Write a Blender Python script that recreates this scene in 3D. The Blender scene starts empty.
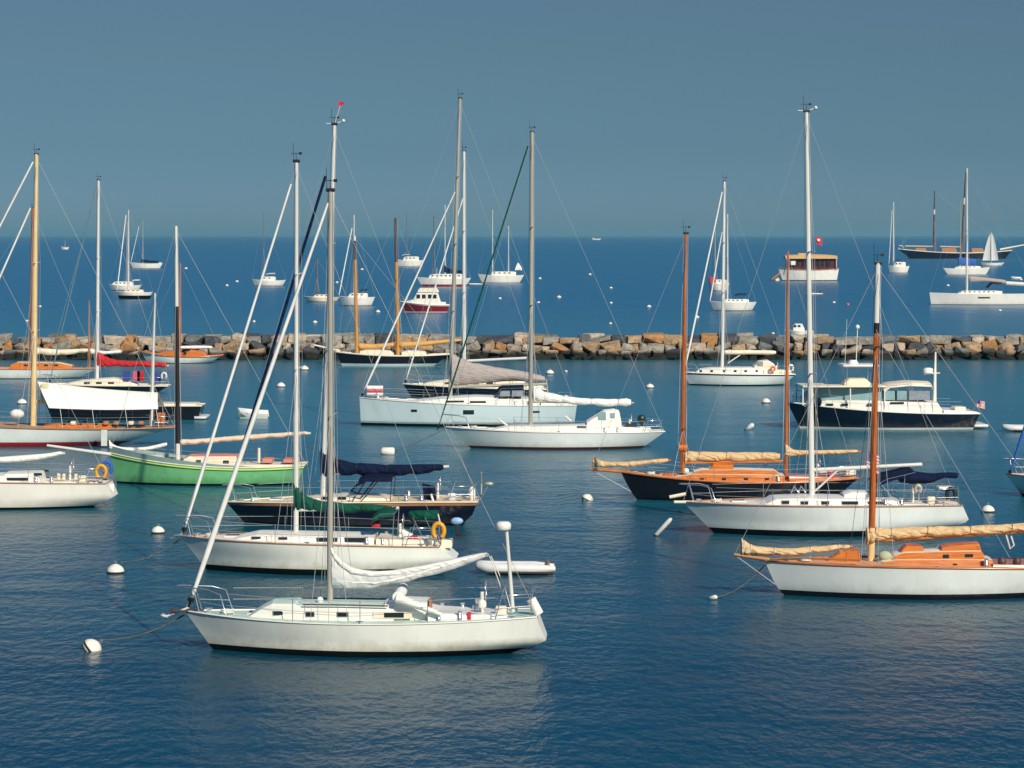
import bpy, math, random
from mathutils import Vector, Matrix, noise
random.seed(7)
C = bpy.context.scene.collection
sc = bpy.context.scene
H, F, HY = 11.0, 2800.0, 235.0          # camera height, focal length in pixels, horizon row
PI = math.pi

# ------------------------------------------------------------------ materials
MATS = {}
def mat(name, rgb, rough=0.45, var=0.12, scale=3.0, bump=0.0, bscale=None, metal=0.0, stretch=(1, 1, 1), spec=0.5, coat=0.0, rgb2=None, emit=None, stain=None, crease=0.0):
    if name in MATS: return MATS[name]
    m = bpy.data.materials.new(name); m.use_nodes = True
    nt = m.node_tree; n = nt.nodes; l = nt.links
    b = n['Principled BSDF']
    b.inputs['Roughness'].default_value = rough
    b.inputs['Metallic'].default_value = metal
    b.inputs['Specular IOR Level'].default_value = spec
    b.inputs['Coat Weight'].default_value = coat
    tc = n.new('ShaderNodeTexCoord'); mp = n.new('ShaderNodeMapping'); mp.inputs['Scale'].default_value = stretch
    l.new(tc.outputs['Object'], mp.inputs['Vector'])
    nz = n.new('ShaderNodeTexNoise'); nz.inputs['Scale'].default_value = scale; nz.inputs['Detail'].default_value = 6
    nz.inputs['Roughness'].default_value = 0.65
    l.new(mp.outputs['Vector'], nz.inputs['Vector'])
    cr = n.new('ShaderNodeValToRGB')
    c2 = rgb2 if rgb2 else tuple(c * (1 - var) for c in rgb)
    cr.color_ramp.elements[0].position = 0.35; cr.color_ramp.elements[0].color = (*c2, 1)
    cr.color_ramp.elements[1].position = 0.62; cr.color_ramp.elements[1].color = (*rgb, 1)
    l.new(nz.outputs['Fac'], cr.inputs['Fac']); l.new(cr.outputs['Color'], b.inputs['Base Color'])
    if stain:
        # scum left above the waterline and run marks from the rail: they belong to the paint and have their own ragged shape
        sp = n.new('ShaderNodeSeparateXYZ'); l.new(tc.outputs['Object'], sp.inputs['Vector'])
        def nzz(v, sc_, det=5):
            m2 = n.new('ShaderNodeMapping'); m2.inputs['Scale'].default_value = v; l.new(tc.outputs['Object'], m2.inputs['Vector'])
            t = n.new('ShaderNodeTexNoise'); t.inputs['Scale'].default_value = sc_; t.inputs['Detail'].default_value = det; t.inputs['Roughness'].default_value = .7; l.new(m2.outputs['Vector'], t.inputs['Vector']); return t
        a = nzz((1, 1, .8), 2.2); st = nzz((1, 1, .07), 5.0)
        def math_(op, x, y, c=False):
            t = n.new('ShaderNodeMath'); t.operation = op; t.use_clamp = c
            for i_, q_ in enumerate((x, y)):
                if isinstance(q_, (int, float)): t.inputs[i_].default_value = q_
                else: l.new(q_, t.inputs[i_])
            return t.outputs[0]
        lo_ = math_('SUBTRACT', math_('MULTIPLY', a.outputs['Fac'], .85), sp.outputs['Z'])
        scum = math_('MULTIPLY', lo_, 3.0, True)
        run = math_('MULTIPLY', math_('SUBTRACT', st.outputs['Fac'], .60), 4.5, True)
        tot = math_('MULTIPLY', math_('MAXIMUM', scum, math_('MULTIPLY', run, .55)), stain[1], True)
        mx = n.new('ShaderNodeMix'); mx.data_type = 'RGBA'; l.new(tot, mx.inputs['Factor']); l.new(cr.outputs['Color'], mx.inputs['A']); mx.inputs['B'].default_value = (*stain[0], 1)
        l.new(mx.outputs['Result'], b.inputs['Base Color'])
    if bump:
        n2 = n.new('ShaderNodeTexNoise'); n2.inputs['Scale'].default_value = bscale or scale * 3; n2.inputs['Detail'].default_value = 5
        l.new(mp.outputs['Vector'], n2.inputs['Vector'])
        bp = n.new('ShaderNodeBump'); bp.inputs['Strength'].default_value = 1.0; bp.inputs['Distance'].default_value = bump
        l.new(n2.outputs['Fac'], bp.inputs['Height']); l.new(bp.outputs['Normal'], b.inputs['Normal'])
        if crease:
            wv = n.new('ShaderNodeTexWave'); wv.wave_type = 'BANDS'; wv.bands_direction = 'DIAGONAL'; wv.inputs['Scale'].default_value = 1.3; wv.inputs['Distortion'].default_value = 9; wv.inputs['Detail'].default_value = 3; wv.inputs['Detail Scale'].default_value = 1.4
            l.new(mp.outputs['Vector'], wv.inputs['Vector'])
            b2 = n.new('ShaderNodeBump'); b2.inputs['Distance'].default_value = crease; l.new(wv.outputs['Fac'], b2.inputs['Height']); l.new(bp.outputs['Normal'], b2.inputs['Normal']); l.new(b2.outputs['Normal'], b.inputs['Normal'])
    if emit:
        b.inputs['Emission Color'].default_value = (*emit, 1); b.inputs['Emission Strength'].default_value = 1
    MATS[name] = m
    return m

WHITE = mat('white_gelcoat', (0.82, 0.80, 0.73), 0.3, 0.10, 1.2, stretch=(1, 1, .4), stain=((.42, .36, .24), .35))
CREAM = mat('cream_gelcoat', (0.80, 0.72, 0.56), 0.4, 0.12, 2)
DECKW = mat('deck_white', (0.80, 0.77, 0.68), 0.55, 0.12, 3, bump=.003)
DECKC = mat('deck_cream', (0.70, 0.58, 0.40), 0.6, 0.15, 3, bump=.003)
DECKG = mat('deck_pale_green', (0.50, 0.66, 0.58), 0.6, 0.15, 3)
PALEH = mat('pale_grey_hull_paint', (0.73, 0.78, 0.76), 0.28, 0.10, .9, stretch=(1, 1, .4), stain=((.36, .36, .27), .45))
PALEB = mat('pale_blue_hull_paint', (0.60, 0.73, 0.75), 0.2, 0.08, .9, stretch=(1, 1, .4), stain=((.35, .42, .40), .3))
OFFW = mat('weathered_white_hull_paint', (0.80, 0.83, 0.76), 0.3, 0.12, .8, stretch=(1, 1, .25), stain=((.40, .34, .20), .6))
NAVY = mat('navy_hull_paint', (0.004, 0.006, 0.018), 0.17, 0.2, 1.5, coat=.4, stain=((.05, .05, .05), .5))
BLACK = mat('black_hull_paint', (0.010, 0.010, 0.016), 0.18, 0.2, 1.5)
GREEN = mat('bright_green_hull_paint', (0.17, 0.50, 0.22), 0.4, 0.15, 1, stain=((.05, .20, .07), .6))
LIME = mat('lime_stripe_paint', (0.45, 0.70, 0.15), 0.4, 0.1, 1)
GREYG = mat('grey_green_bulwark_paint', (0.22, 0.34, 0.33), 0.45, 0.12, 1)
MAROON = mat('maroon_hull_paint', (0.20, 0.012, 0.02), 0.3, 0.15, 1)
BOOT = mat('dark_teal_bottom_paint', (0.002, 0.008, 0.010), 0.75, 0.3, 3, spec=.1)
REDB = mat('red_bottom_paint', (0.30, 0.015, 0.025), 0.5, 0.2, 3)
DRED = mat('dark_red_bottom_paint', (0.07, 0.008, 0.012), 0.5, 0.2, 3)
VARN = mat('varnished_wood', (0.64, 0.20, 0.03), 0.22, 0.25, 4, stretch=(.4, 1, 5), coat=.4, rgb2=(0.44, 0.11, 0.015))
VARNM = mat('varnished_spar', (0.52, 0.15, 0.025), 0.25, 0.3, 3, stretch=(4, 4, .3), coat=.4, rgb2=(0.26, 0.055, 0.012))
OREGON = mat('golden_oiled_spar', (0.60, 0.28, 0.05), 0.35, 0.3, 3, stretch=(4, 4, .3), rgb2=(0.42, 0.17, 0.03))
PALEW = mat('pale_varnished_spar', (0.78, 0.60, 0.30), 0.3, 0.2, 3, stretch=(4, 4, .3), rgb2=(0.62, 0.42, 0.18))
TEAK = mat('teak_trim', (0.42, 0.19, 0.08), 0.5, 0.3, 5, stretch=(.4, 1, 3))
PINKR = mat('salmon_roof_paint', (0.70, 0.24, 0.16), 0.6, 0.15, 3)
ALUW = mat('white_painted_aluminium', (0.66, 0.66, 0.62), 0.35, 0.08, 2, stretch=(3, 3, .3))
ALUG = mat('grey_anodised_aluminium', (0.42, 0.40, 0.34), 0.45, 0.2, 2, stretch=(3, 3, .3), metal=.25)
DARKM = mat('black_painted_spar', (0.02, 0.014, 0.014), 0.4, 0.3, 3)
BROWNM = mat('dark_brown_spar', (0.10, 0.05, 0.035), 0.5, 0.3, 3)
STEEL = mat('stainless_steel', (0.72, 0.72, 0.72), 0.22, 0.1, 5, metal=.85)
WIRE = mat('rigging_wire', (0.48, 0.49, 0.49), 0.4, 0.1, 5, metal=.3)
ROPEW = mat('white_rope', (0.72, 0.72, 0.68), 0.8, 0.2, 20)
ROPED = mat('weedy_rope', (0.045, 0.05, 0.045), 0.9, 0.4, 8, rgb2=(0.13, 0.13, 0.11))
GLASS = mat('dark_window_glass', (0.02, 0.028, 0.032), 0.06, 0.2, 3)
GLASST = mat('teal_window_glass', (0.26, 0.42, 0.44), 0.08, 0.2, 1)
CLEARV = mat('clear_vinyl', (0.30, 0.34, 0.38), 0.12, 0.3, 3)
SAILW = mat('white_sailcloth', (0.83, 0.82, 0.77), 0.65, 0.08, 3, crease=0.014, bump=.03, bscale=4, stretch=(1, 1, 2.5))
SAILG = mat('grey_white_sailcloth', (0.60, 0.62, 0.62), 0.7, 0.1, 3, crease=0.014, bump=.02, bscale=5)
SAILF = mat('rolled_sailcloth', (0.80, 0.80, 0.76), 0.65, 0.12, 2, bump=.006, bscale=6)
TAN = mat('tan_canvas', (0.70, 0.48, 0.25), 0.8, 0.18, 3, crease=.026, bump=.05, bscale=3, stretch=(1, 1, 2))
TAUPE = mat('taupe_canvas', (0.40, 0.35, 0.33), 0.8, 0.15, 3, crease=.012, bump=.04, bscale=2.5, stretch=(.6, 1, 3))
NAVYC = mat('navy_canvas', (0.004, 0.011, 0.042), 0.85, 0.3, 3, spec=.15, crease=.026, bump=.04, bscale=4)
BLUEC = mat('blue_canvas', (0.02, 0.12, 0.45), 0.8, 0.2, 3, bump=.03)
GREENC = mat('green_canvas', (0.004, 0.085, 0.055), 0.8, 0.3, 3, spec=.2, crease=.026, bump=.04, bscale=4)
REDC = mat('red_canvas', (0.50, 0.012, 0.015), 0.8, 0.2, 3, crease=.026, bump=.04, bscale=4)
AWN = mat('white_awning_canvas', (0.84, 0.83, 0.76), 0.7, 0.05, 1, bump=.02, bscale=2)
YELL = mat('yellow_foam', (0.75, 0.36, 0.02), 0.6, 0.15, 6)
ORNG = mat('orange_plastic', (0.80, 0.16, 0.03), 0.5, 0.1, 6)
REDP = mat('red_cloth', (0.55, 0.02, 0.04), 0.7, 0.15, 6)
BLUEP = mat('blue_cloth', (0.03, 0.05, 0.25), 0.7, 0.15, 6)
PINKC = mat('pink_cloth', (0.60, 0.09, 0.16), 0.7, 0.15, 6)
RUBB = mat('light_grey_hypalon', (0.66, 0.67, 0.66), 0.5, 0.12, 3)
DRUB = mat('dark_rubber', (0.015, 0.015, 0.017), 0.6, 0.3, 3)
BLUO = mat('pale_blue_outboard_cowl', (0.30, 0.48, 0.75), 0.35, 0.1, 3)
BUOYW = mat('white_buoy_plastic', (0.82, 0.78, 0.68), 0.45, 0.12, 5)
WEED = mat('weed_stain', (0.02, 0.035, 0.02), 0.9, 0.4, 8)

# ------------------------------------------------------------------ mesh builder
class MB:
    def __init__(s): s.v = []; s.f = []; s.mi = []; s.sm = []
    def face(s, idx, mi=0, smooth=False): s.f.append(tuple(idx)); s.mi.append(mi); s.sm.append(smooth)
    def grid(s, rows, mi=0, smooth=True, close=False, flip=False, mif=None):
        base = len(s.v); n = len(rows[0])
        for r in rows: s.v.extend([tuple(p) for p in r])
        for i in range(len(rows) - 1):
            for j in range(n if close else n - 1):
                a = base + i * n + j; b = base + i * n + (j + 1) % n
                c = base + (i + 1) * n + (j + 1) % n; d = base + (i + 1) * n + j
                q = (a, b, c, d) if not flip else (d, c, b, a)
                s.face(q, mif(i, j) if mif else mi, smooth)
        return base
    def cap(s, pts, mi=0, flip=False):
        base = len(s.v); s.v.extend([tuple(p) for p in pts])
        ids = list(range(base, base + len(pts)))
        s.face(ids[::-1] if flip else ids, mi, False)
    def tube(s, pts, r, n=6, mi=0, oval=1.0, caps=True):
        pts = [Vector(p) for p in pts]
        rs = r if isinstance(r, (list, tuple)) else [r] * len(pts)
        rows = []; prev = None
        for i, p in enumerate(pts):
            t = (pts[min(i + 1, len(pts) - 1)] - pts[max(i - 1, 0)]).normalized()
            if prev is None:
                up = Vector((0, 1, 0)) if abs(t.y) < .9 else Vector((1, 0, 0))
                u = (up - t * up.dot(t)).normalized()
            else:
                u = (prev - t * prev.dot(t))
                u = u.normalized() if u.length > 1e-6 else Vector((1, 0, 0))
            prev = u; w = t.cross(u)
            rows.append([p + (u * math.cos(2 * PI * k / n) * oval + w * math.sin(2 * PI * k / n)) * rs[i] for k in range(n)])
        s.grid(rows, mi, True, True)
        if caps:
            s.cap(rows[0], mi, False); s.cap(rows[-1], mi, True)
        return s
    def box(s, x0, x1, y0, y1, z0, z1, mi=0, bev=0.0, rot=None, at=(0, 0, 0)):
        b = min(bev, (x1 - x0) / 2.01, (y1 - y0) / 2.01, (z1 - z0) / 2.01)
        M = rot or Matrix.Identity(3)
        def T(p): return M @ Vector(p) + Vector(at)
        if b <= 0:
            P = [(x, y, z) for z in (z0, z1) for x, y in ((x0, y0), (x1, y0), (x1, y1), (x0, y1))]
            base = len(s.v); s.v.extend([tuple(T(p)) for p in P])
            for q in ((3, 2, 1, 0), (4, 5, 6, 7), (0, 1, 5, 4), (1, 2, 6, 5), (2, 3, 7, 6), (3, 0, 4, 7)):
                s.face([base + i for i in q], mi)
            return s
        def ring(i, z):
            c = []
            for cx, cy, a0 in ((x1 - b, y1 - b, 0), (x0 + b, y1 - b, 90), (x0 + b, y0 + b, 180), (x1 - b, y0 + b, 270)):
                for k in range(3):
                    a = math.radians(a0 + k * 45); rr = max(b - i, 0)
                    c.append(T((cx + rr * math.cos(a), cy + rr * math.sin(a), z)))
            return c
        rows = [ring(b * .7, z0), ring(b * .2, z0 + b * .3), ring(0, z0 + b), ring(0, z1 - b), ring(b * .2, z1 - b * .3), ring(b * .7, z1)]
        s.grid(rows, mi, b > .03, True)
        s.cap(rows[0], mi, True); s.cap(rows[-1], mi)
        return s
    def sphere(s, c, r, mi=0, nu=14, nv=9, sc_=(1, 1, 1), zmin=-1):
        rows = []
        for i in range(nv + 1):
            a = -PI / 2 + PI * i / nv
            z = max(math.sin(a), zmin)
            rows.append([(c[0] + r * sc_[0] * math.cos(a) * math.cos(2 * PI * k / nu), c[1] + r * sc_[1] * math.cos(a) * math.sin(2 * PI * k / nu), c[2] + r * sc_[2] * z) for k in range(nu)])
        s.grid(rows, mi, True, True)
        return s
    def build(s, name, mats, parent=None, loc=None):
        me = bpy.data.meshes.new(name)
        me.from_pydata([tuple(v) for v in s.v], [], s.f)
        for m in (mats if isinstance(mats, (list, tuple)) else [mats]): me.materials.append(m)
        me.polygons.foreach_set('material_index', s.mi)
        me.polygons.foreach_set('use_smooth', s.sm)
        me.validate(); me.update()
        o = bpy.data.objects.new(name, me); C.objects.link(o)
        if parent: o.parent = parent
        if loc: o.location = loc
        return o

def tag(o, label=None, cat=None, group=None, kind=None):
    if label: o['label'] = label
    if cat: o['category'] = cat
    if group: o['group'] = group
    if kind: o['kind'] = kind
    return o
def empty(name, loc, rz=0.0):
    o = bpy.data.objects.new(name, None); C.objects.link(o); o.location = loc; o.rotation_euler = (0, 0, rz); return o
def lerp(a, b, t): return a + (b - a) * t
def clamp(x, a=0., b=1.): return max(a, min(b, x))
def interp(pts, x):
    if x <= pts[0][0]: return pts[0][1]
    for (a, va), (b, vb) in zip(pts, pts[1:]):
        if x <= b: return va + (vb - va) * (x - a) / max(b - a, 1e-9)
    return pts[-1][1]
def wpos(px, wl, z=0):                    # where on the water a thing stands
    D = H * F / (wl - HY); return Vector(((px - 512) * D / F, D, z))

# ------------------------------------------------------------------ boats
class Boat:
    def __init__(s, name, label, cat, cx, wl, beam, yaw=0.0, group=None, bow=-1):
        s.wl = wl; s.hb = beam / 2; D = H * F / (wl - HY) + s.hb * .9
        s.O = Vector(((cx - 512) * D / F, D, 0)); s.yaw = math.radians(yaw)
        s.e = empty(name, s.O, s.yaw); tag(s.e, label, cat, group)
        s.R = Matrix.Rotation(-s.yaw, 3, 'Z'); s.c = s.R @ (Vector((0, 0, H)) - s.O)
        s.ppm = F / D; s.bowdir = bow
    def p(s, px, py, y=0.0):              # local point in the fore-and-aft plane y that the photo shows at px, py
        d = s.R @ Vector(((px - 512) / F, 1, (HY - py) / F))
        t = (y - s.c.y) / d.y
        return s.c + d * t
    def X(s, px, y=0.0): return s.p(px, s.wl, y).x
    def Z(s, py, y=0.0, px=None):
        return s.p(px if px is not None else 512 + s.O.x * s.ppm, py, y).z
    # bd: bow at deck (px,py); bw: bow px at water; sd: stern at deck; sw: stern px at water; sk: knuckle of a transom
    def hull(s, bd, bw, sd, sw, mid, mats, boot=.10, stripe=None, cove=None, wt=.62, wtw=.35, tm=.52, pd=2.3, pw=1.7, sk=None, deck=DECKW, rail=TEAK, railr=.03, N=34, bulw=.0, pb=1.0):
        s.bd, s.sd = bd, sd
        pbd, psd = s.p(*bd), s.p(*sd)
        s.xb, s.xs, s.zb, s.zs = pbd.x, psd.x, pbd.z, psd.z
        s.tm, s.pd, s.wt = tm, pd, wt
        xb0, xs0 = s.X(bw), s.X(sw)
        def fd(t): return (1 - (1 - t / tm) ** pd) if t < tm else 1 - (1 - wt) * ((t - tm) / (1 - tm)) ** 2
        def fw(t): return (1 - (1 - t / tm) ** pw) if t < tm else 1 - (1 - wtw) * ((t - tm) / (1 - tm)) ** 2.2
        s.fd = fd
        zmid = s.p((bd[0] + sd[0]) / 2, mid, -s.hb * fd(.5)).z
        def zs(t): return s.zb * (1 - t) * (1 - 2 * t) + 4 * zmid * t * (1 - t) + s.zs * t * (2 * t - 1)
        s.zsheer = zs
        bowp = [(-.5, xb0 + (xb0 - s.xb) * .25), (0, xb0)] + [(s.zb * k / 6, lerp(xb0, s.xb, (k / 6) ** pb)) for k in range(1, 7)]
        stp = [(-.5, xs0 - (s.xs - xs0) * .25 - .05 * (1 if s.xs > s.xb else -1)), (0, xs0)]
        if sk:
            k = s.p(*sk); stp.append((k.z, k.x))
        stp.append((s.zs, s.xs))
        s.bowp, s.stp, s.fw = bowp, stp, fw
        def W(t, z):
            q = z / max(zs(t), .05)
            ww, wd = s.hb * .9 * fw(t), s.hb * fd(t)
            if z < 0: return max(ww * (1 - .35 * (-z / .5)), .01)
            return max(ww + (wd - ww) * q ** .75, .015)
        s.W = W
        def XX(t, z): return interp(bowp, z) * (1 - t) + interp(stp, z) * t
        s.XX = XX
        fr = [0, .12, .25, .4, .55, .7, .85, .93, 1]
        low = [(-.5, 1), (-.12, 1), (0, 1), (boot, 1)]
        z2 = boot
        if stripe: z2 = boot + stripe; low.append((z2, 2))
        nlow = len(low)
        rowsL, rowsR = [], []
        for i in range(N + 1):
            t = i / N
            t = t if 0 else (t * t * (1.5 - .5 * t) if t < .2 else t) if False else t
            zt = zs(t); zz = [a for a, _ in low] + [z2 + (zt - z2) * f for f in fr[1:]]
            L = [(XX(t, z), -W(t, z), z) for z in zz]
            rowsL.append(L); rowsR.append([(x, -y, z) for x, y, z in L])
        def mif(i, j):
            if j + 1 < nlow: return low[j + 1][1]
            if cove and j >= nlow + len(fr) - 4: return 3
            return 0
        m = MB(); flip = s.xs > s.xb
        m.grid(rowsL, smooth=True, flip=flip, mif=mif); m.grid(rowsR, smooth=True, flip=not flip, mif=mif)
        # stern face and bottom
        L, R = rowsL[-1], rowsR[-1]
        for j in range(len(L) - 1):
            m.cap([L[j], R[j], R[j + 1], L[j + 1]], mif(0, j), flip=not flip)
        m.grid([[a[0] for a in rowsL], [a[0] for a in rowsR]], mi=1, smooth=False, flip=flip)
        o = m.build('hull', [mats[0], mats[1], mats[2] if len(mats) > 2 else mats[1], mats[3] if len(mats) > 3 else mats[0]], s.e)
        # deck
        d = MB(); rows = []
        for i in range(N + 1):
            t = i / N; w = s.hb * fd(t); z = zs(t) - .015 - bulw; x = XX(t, zs(t))
            rows.append([(x, -w * .985, z), (x, -w * .5, z + .035), (x, 0, z + .05), (x, w * .5, z + .035), (x, w * .985, z)])
        d.grid(rows, smooth=True, flip=not flip); d.build('deck', deck, s.e)
        s.zdeck = lambda t: zs(t) - .015 - bulw
        if rail:
            r = MB()
            for sg in (-1, 1):
                r.tube([(XX(i / N, zs(i / N)), sg * max(s.hb * fd(i / N), .01), zs(i / N) + .01) for i in range(N + 1)], railr, 5)
            w = s.hb * fd(1)
            r.tube([(s.xs, -w, s.zs + .01), (s.xs, w, s.zs + .01)], railr, 5)
            r.build('toe_rail', rail, s.e)
        s.hullobj = o
        return o
    def t_of(s, x): return clamp((x - s.xb) / (s.xs - s.xb))
    def dz(s, x): return s.zdeck(s.t_of(x))
    def dw(s, x): return s.hb * s.fd(s.t_of(x))
    def hull_port(s, x0, y0, x1, y1, m=GLASS, name='hull_window'):
        q = MB()
        a = s.p(x0, y1, -s.hb * .95); b = s.p(x1, y0, -s.hb * .95)
        for sg in (-1, 1):
            rows = []
            for k in range(4):
                x = lerp(a.x, b.x, k / 3); r = []
                for z in (a.z, b.z):
                    t = s.t_of(x); r.append((x, sg * (s.W(t, z) + .006), z))
                rows.append(r)
            q.grid(rows, smooth=False, flip=sg > 0)
            # thickness
            rows2 = [[(x, y - sg * .02, z) for x, y, z in r] for r in rows]
            q.cap([rows[0][0], rows[-1][0], rows2[-1][0], rows2[0][0]]); q.cap([rows[0][1], rows[-1][1], rows2[-1][1], rows2[0][1]])
        return q.build(name, m, s.e)
    # cabin: prof = [(px, py)] the near top edge, front to back; w = half width as part of the local deck width
    def cabin(s, prof, w=.62, m=WHITE, top=None, name='cabin', base=None, front=.0, endslope=0.0, crown=.05, wmax=None, inset=.9, lip=None):
        P = []
        for px, py in prof:
            x = s.X(px); hw = min(s.dw(x) * w, wmax if wmax else 9)
            q = s.p(px, py, hw * (.85 if crown > 0 else .2)); P.append([q.x, hw, q.z - max(crown, 0) * .3])
        sgn = 1 if P[-1][0] > P[0][0] else -1
        q = MB(); rows = []
        def sec(x, hw, zt, zb):
            h = max(zt - zb, .01); r = min(.08, h * .4)
            return [(x, -hw, zb), (x, -hw * .985, zb + (h - r) * .5), (x, -hw * .965, zt - r), (x, -hw * .945, zt - r * .3), (x, -hw * inset, zt), (x, -hw * .4, zt + crown * .8), (x, 0, zt + crown),
                    (x, hw * .4, zt + crown * .8), (x, hw * inset, zt), (x, hw * .945, zt - r * .3), (x, hw * .965, zt - r), (x, hw * .985, zb + (h - r) * .5), (x, hw, zb)]
        for i, (x, hw, zt) in enumerate(P):
            zb = (base if base is not None else s.dz(x)) - .03
            if i == 0 and front: rows.append(sec(x - sgn * front, hw * .9, zb + .03, zb))
            rows.append(sec(x, hw, zt, zb))
        if endslope:
            x, hw, zt = P[-1]; zb = (base if base is not None else s.dz(x)) - .03
            rows.append(sec(x + sgn * endslope, hw, zb + .03, zb))
        tp = (4, 5, 6, 7)
        q.grid(rows, smooth=False, flip=sgn < 0, mif=lambda i, j: 1 if j in tp else 0)
        q.cap(rows[0], 0, flip=sgn > 0); q.cap(rows[-1], 0, flip=sgn < 0)
        o = q.build(name, [m, top or m], s.e)
        s.lastcab = (P, o)
        return o
    def cab_w(s, x, P=None):
        P = P or s.lastcab[0]
        return interp(sorted((a[0], a[1]) for a in P), x)
    def window(s, x0, y0, x1, y1, m=GLASS, frame=None, off=.012, wy=None, name='window'):
        P, par = s.lastcab
        xm = s.X((x0 + x1) / 2); hw = wy if wy else s.cab_w(xm) * .985
        a = s.p(x0, y1, -hw); b = s.p(x1, y0, -hw)
        for sg in (-1, 1):
            o = None
            if frame:
                f = MB(); e = .02
                f.box(a.x - e, b.x + e, -.012, .012, a.z - e, b.z + e, bev=.008)
                o = f.build(name + '_frame', frame, par, (0, sg * (hw + off - .008), 0))
            q = MB(); q.box(a.x, b.x, -.014, .014, a.z, b.z, bev=.01)
            q.build(name, m, par, (0, sg * (hw + off), 0))
            if wy is not None and False: break
    def mast(s, base, top, r=.075, m=ALUW, spread=(.35, .65), shrouds=True, splits=None, taper=.6, name='mast', vane=True, sw=None, fore=True, back=True, stay_r=0.0056, fore_to=None, gear=False, oval=.72, chain=0.0, aft_to=None):
        a, b = s.p(*base), s.p(*top)
        z0 = s.dz(a.x)
        a = Vector((a.x, 0, min(a.z, z0 + .9)))
        if base[1] >= 0 and a.z > z0: a = Vector((a.x + (b.x - a.x) * (z0 - a.z) / (b.z - a.z) * 0, 0, z0))
        n = 14
        def at(f): return a.lerp(b, f)
        par = None
        segs = splits or [(0, 1, m)]
        for f0, f1, mm in segs:
            q = MB(); k = 10
            q.tube([at(lerp(f0, f1, i / k)) for i in range(k + 1)], [r * lerp(1, taper, max(0, lerp(f0, f1, i / k) * 1.4 - .4)) for i in range(k + 1)], 10, oval=oval)
            o = q.build(name if par is None else 'mast_section', mm, s.e if par is None else par)
            if par is None: par = o
        tips = []
        hw0 = s.dw(a.x)
        for f in spread:
            c = at(f); wsp = (sw or min(hw0 * .75, 1.1)) * (1 - .25 * (f - .3)); tips.append((c, wsp))
            for sg in (-1, 1):
                q = MB(); q.tube([c, (c.x + .08, sg * wsp, c.z + .04)], [.035, .018], 5); q.build('spreader', m, par)
        if shrouds:
            q = MB(); topc = at(.985)
            cx = a.x + chain
            for sg in (-1, 1):
                pts = [(cx, sg * s.dw(cx) * .95, s.dz(cx))] + [(c.x + .08, sg * w_, c.z + .04) for c, w_ in tips] + [topc]
                q.tube(pts, stay_r, 4, caps=False)
                if tips:
                    for dx in (-.5, .5):
                        q.tube([(cx + dx, sg * s.dw(cx + dx) * .92, s.dz(cx + dx)), tips[0][0]], stay_r, 4, caps=False)
            if fore:
                t = fore_to or (s.xb, 0, s.zb); q.tube([t, topc], stay_r, 4, caps=False)
            if back:
                q.tube([aft_to or (s.xs, 0, s.zs), topc], stay_r, 4, caps=False)
            q.build('shrouds', WIRE, par)
        # halyards close to the mast
        q = MB()
        for dx, dy in ((r * 1.6, -r), (-r * 1.7, r)):
            q.tube([(a.x + dx, dy, a.z + 1), (b.x + dx * .5, dy * .5, b.z - .1)], .006, 4, caps=False)
        q.build('halyard', ROPEW, par)
        if vane:
            q = MB(); q.tube([b, (b.x - .02, 0, b.z + .28)], .008, 4); q.tube([(b.x - .2, 0, b.z + .25), (b.x + .14, 0, b.z + .25)], .008, 4)
            q.box(b.x + .08, b.x + .18, -.006, .006, b.z + .21, b.z + .29); q.box(b.x - .12, b.x + .12, -.05, .05, b.z - .05, b.z + .05, bev=.02)
            q.tube([(b.x - .1, .05, b.z), (b.x - .12, .05, b.z + .6)], .007, 4)
            q.build('wind_vane', DARKM, par)
        if gear:
            q = MB(); q.tube([b, (b.x + .3, 0, b.z + .1)], .02, 5); q.sphere((b.x + .34, 0, b.z + .12), .07); q.tube([b, (b.x - .32, 0, b.z + .02)], .02, 5)
            q.build('masthead_crane', m, par)
        return par, a, b
    def furl(s, a, b, r=.06, m=SAILF, name='furled_jib', rtop=.35, drum=True):
        A, B = s.p(*a), s.p(*b); q = MB(); n = 26
        pts, rs = [], []
        for i in range(n + 1):
            f = i / n; pts.append(A.lerp(B, f)); rs.append(r * (lerp(1, rtop, f)) * (min(1, .45 + f * 6)) * (1 + .06 * math.sin(i * 2.1)))
        q.tube(pts, rs, 8); o = q.build(name, m, s.e)
        if drum:
            d = MB(); u = (B - A).normalized()
            d.tube([A - u * .28, A - u * .14, A - u * .12, A - u * .02], [.03, .03, .09, .09], 10); d.build('furling_drum', DARKM, o)
        return o
    # cover: sail flaked on a boom; pts = [(px, py_top, py_bottom)]
    def cover(s, pts, m=SAILW, th=.16, name='sail_cover', boom=None, boomr=.06, y=0, lump=.06, ties=0, sag=0, tiem=None):
        q = MB(); rows = []; K = 12
        P = [(s.p(a, (t + b) / 2, y), (s.p(a, t, y).z - s.p(a, b, y).z) / 2) for a, t, b in pts]
        n = max(24, len(P) * 7, ties * 9); cl = []; tf = [int((i + .7) / (ties + .2) * n) for i in range(ties)]
        seed = random.random() * 50
        for i in range(n + 1):
            f = i / n * (len(P) - 1); k = min(int(f), len(P) - 2); u = f - k
            p0, p1, p2, p3 = P[max(k - 1, 0)], P[k], P[k + 1], P[min(k + 2, len(P) - 1)]
            def cr(a, b, c, d): return .5 * (2 * b + (c - a) * u + (2 * a - 5 * b + 4 * c - d) * u * u + (3 * b - a - 3 * c + d) * u ** 3)
            c = Vector([cr(p0[0][j], p1[0][j], p2[0][j], p3[0][j]) for j in range(3)])
            hh = max(lerp(p1[1], p2[1], u), .02)
            cl.append((c, hh))
            e = .25 if i in (0, n) else (.8 if i in (1, n - 1) else 1)
            w = min(th, hh * 1.3) if hh < th else th
            pk = 1.0
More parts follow.
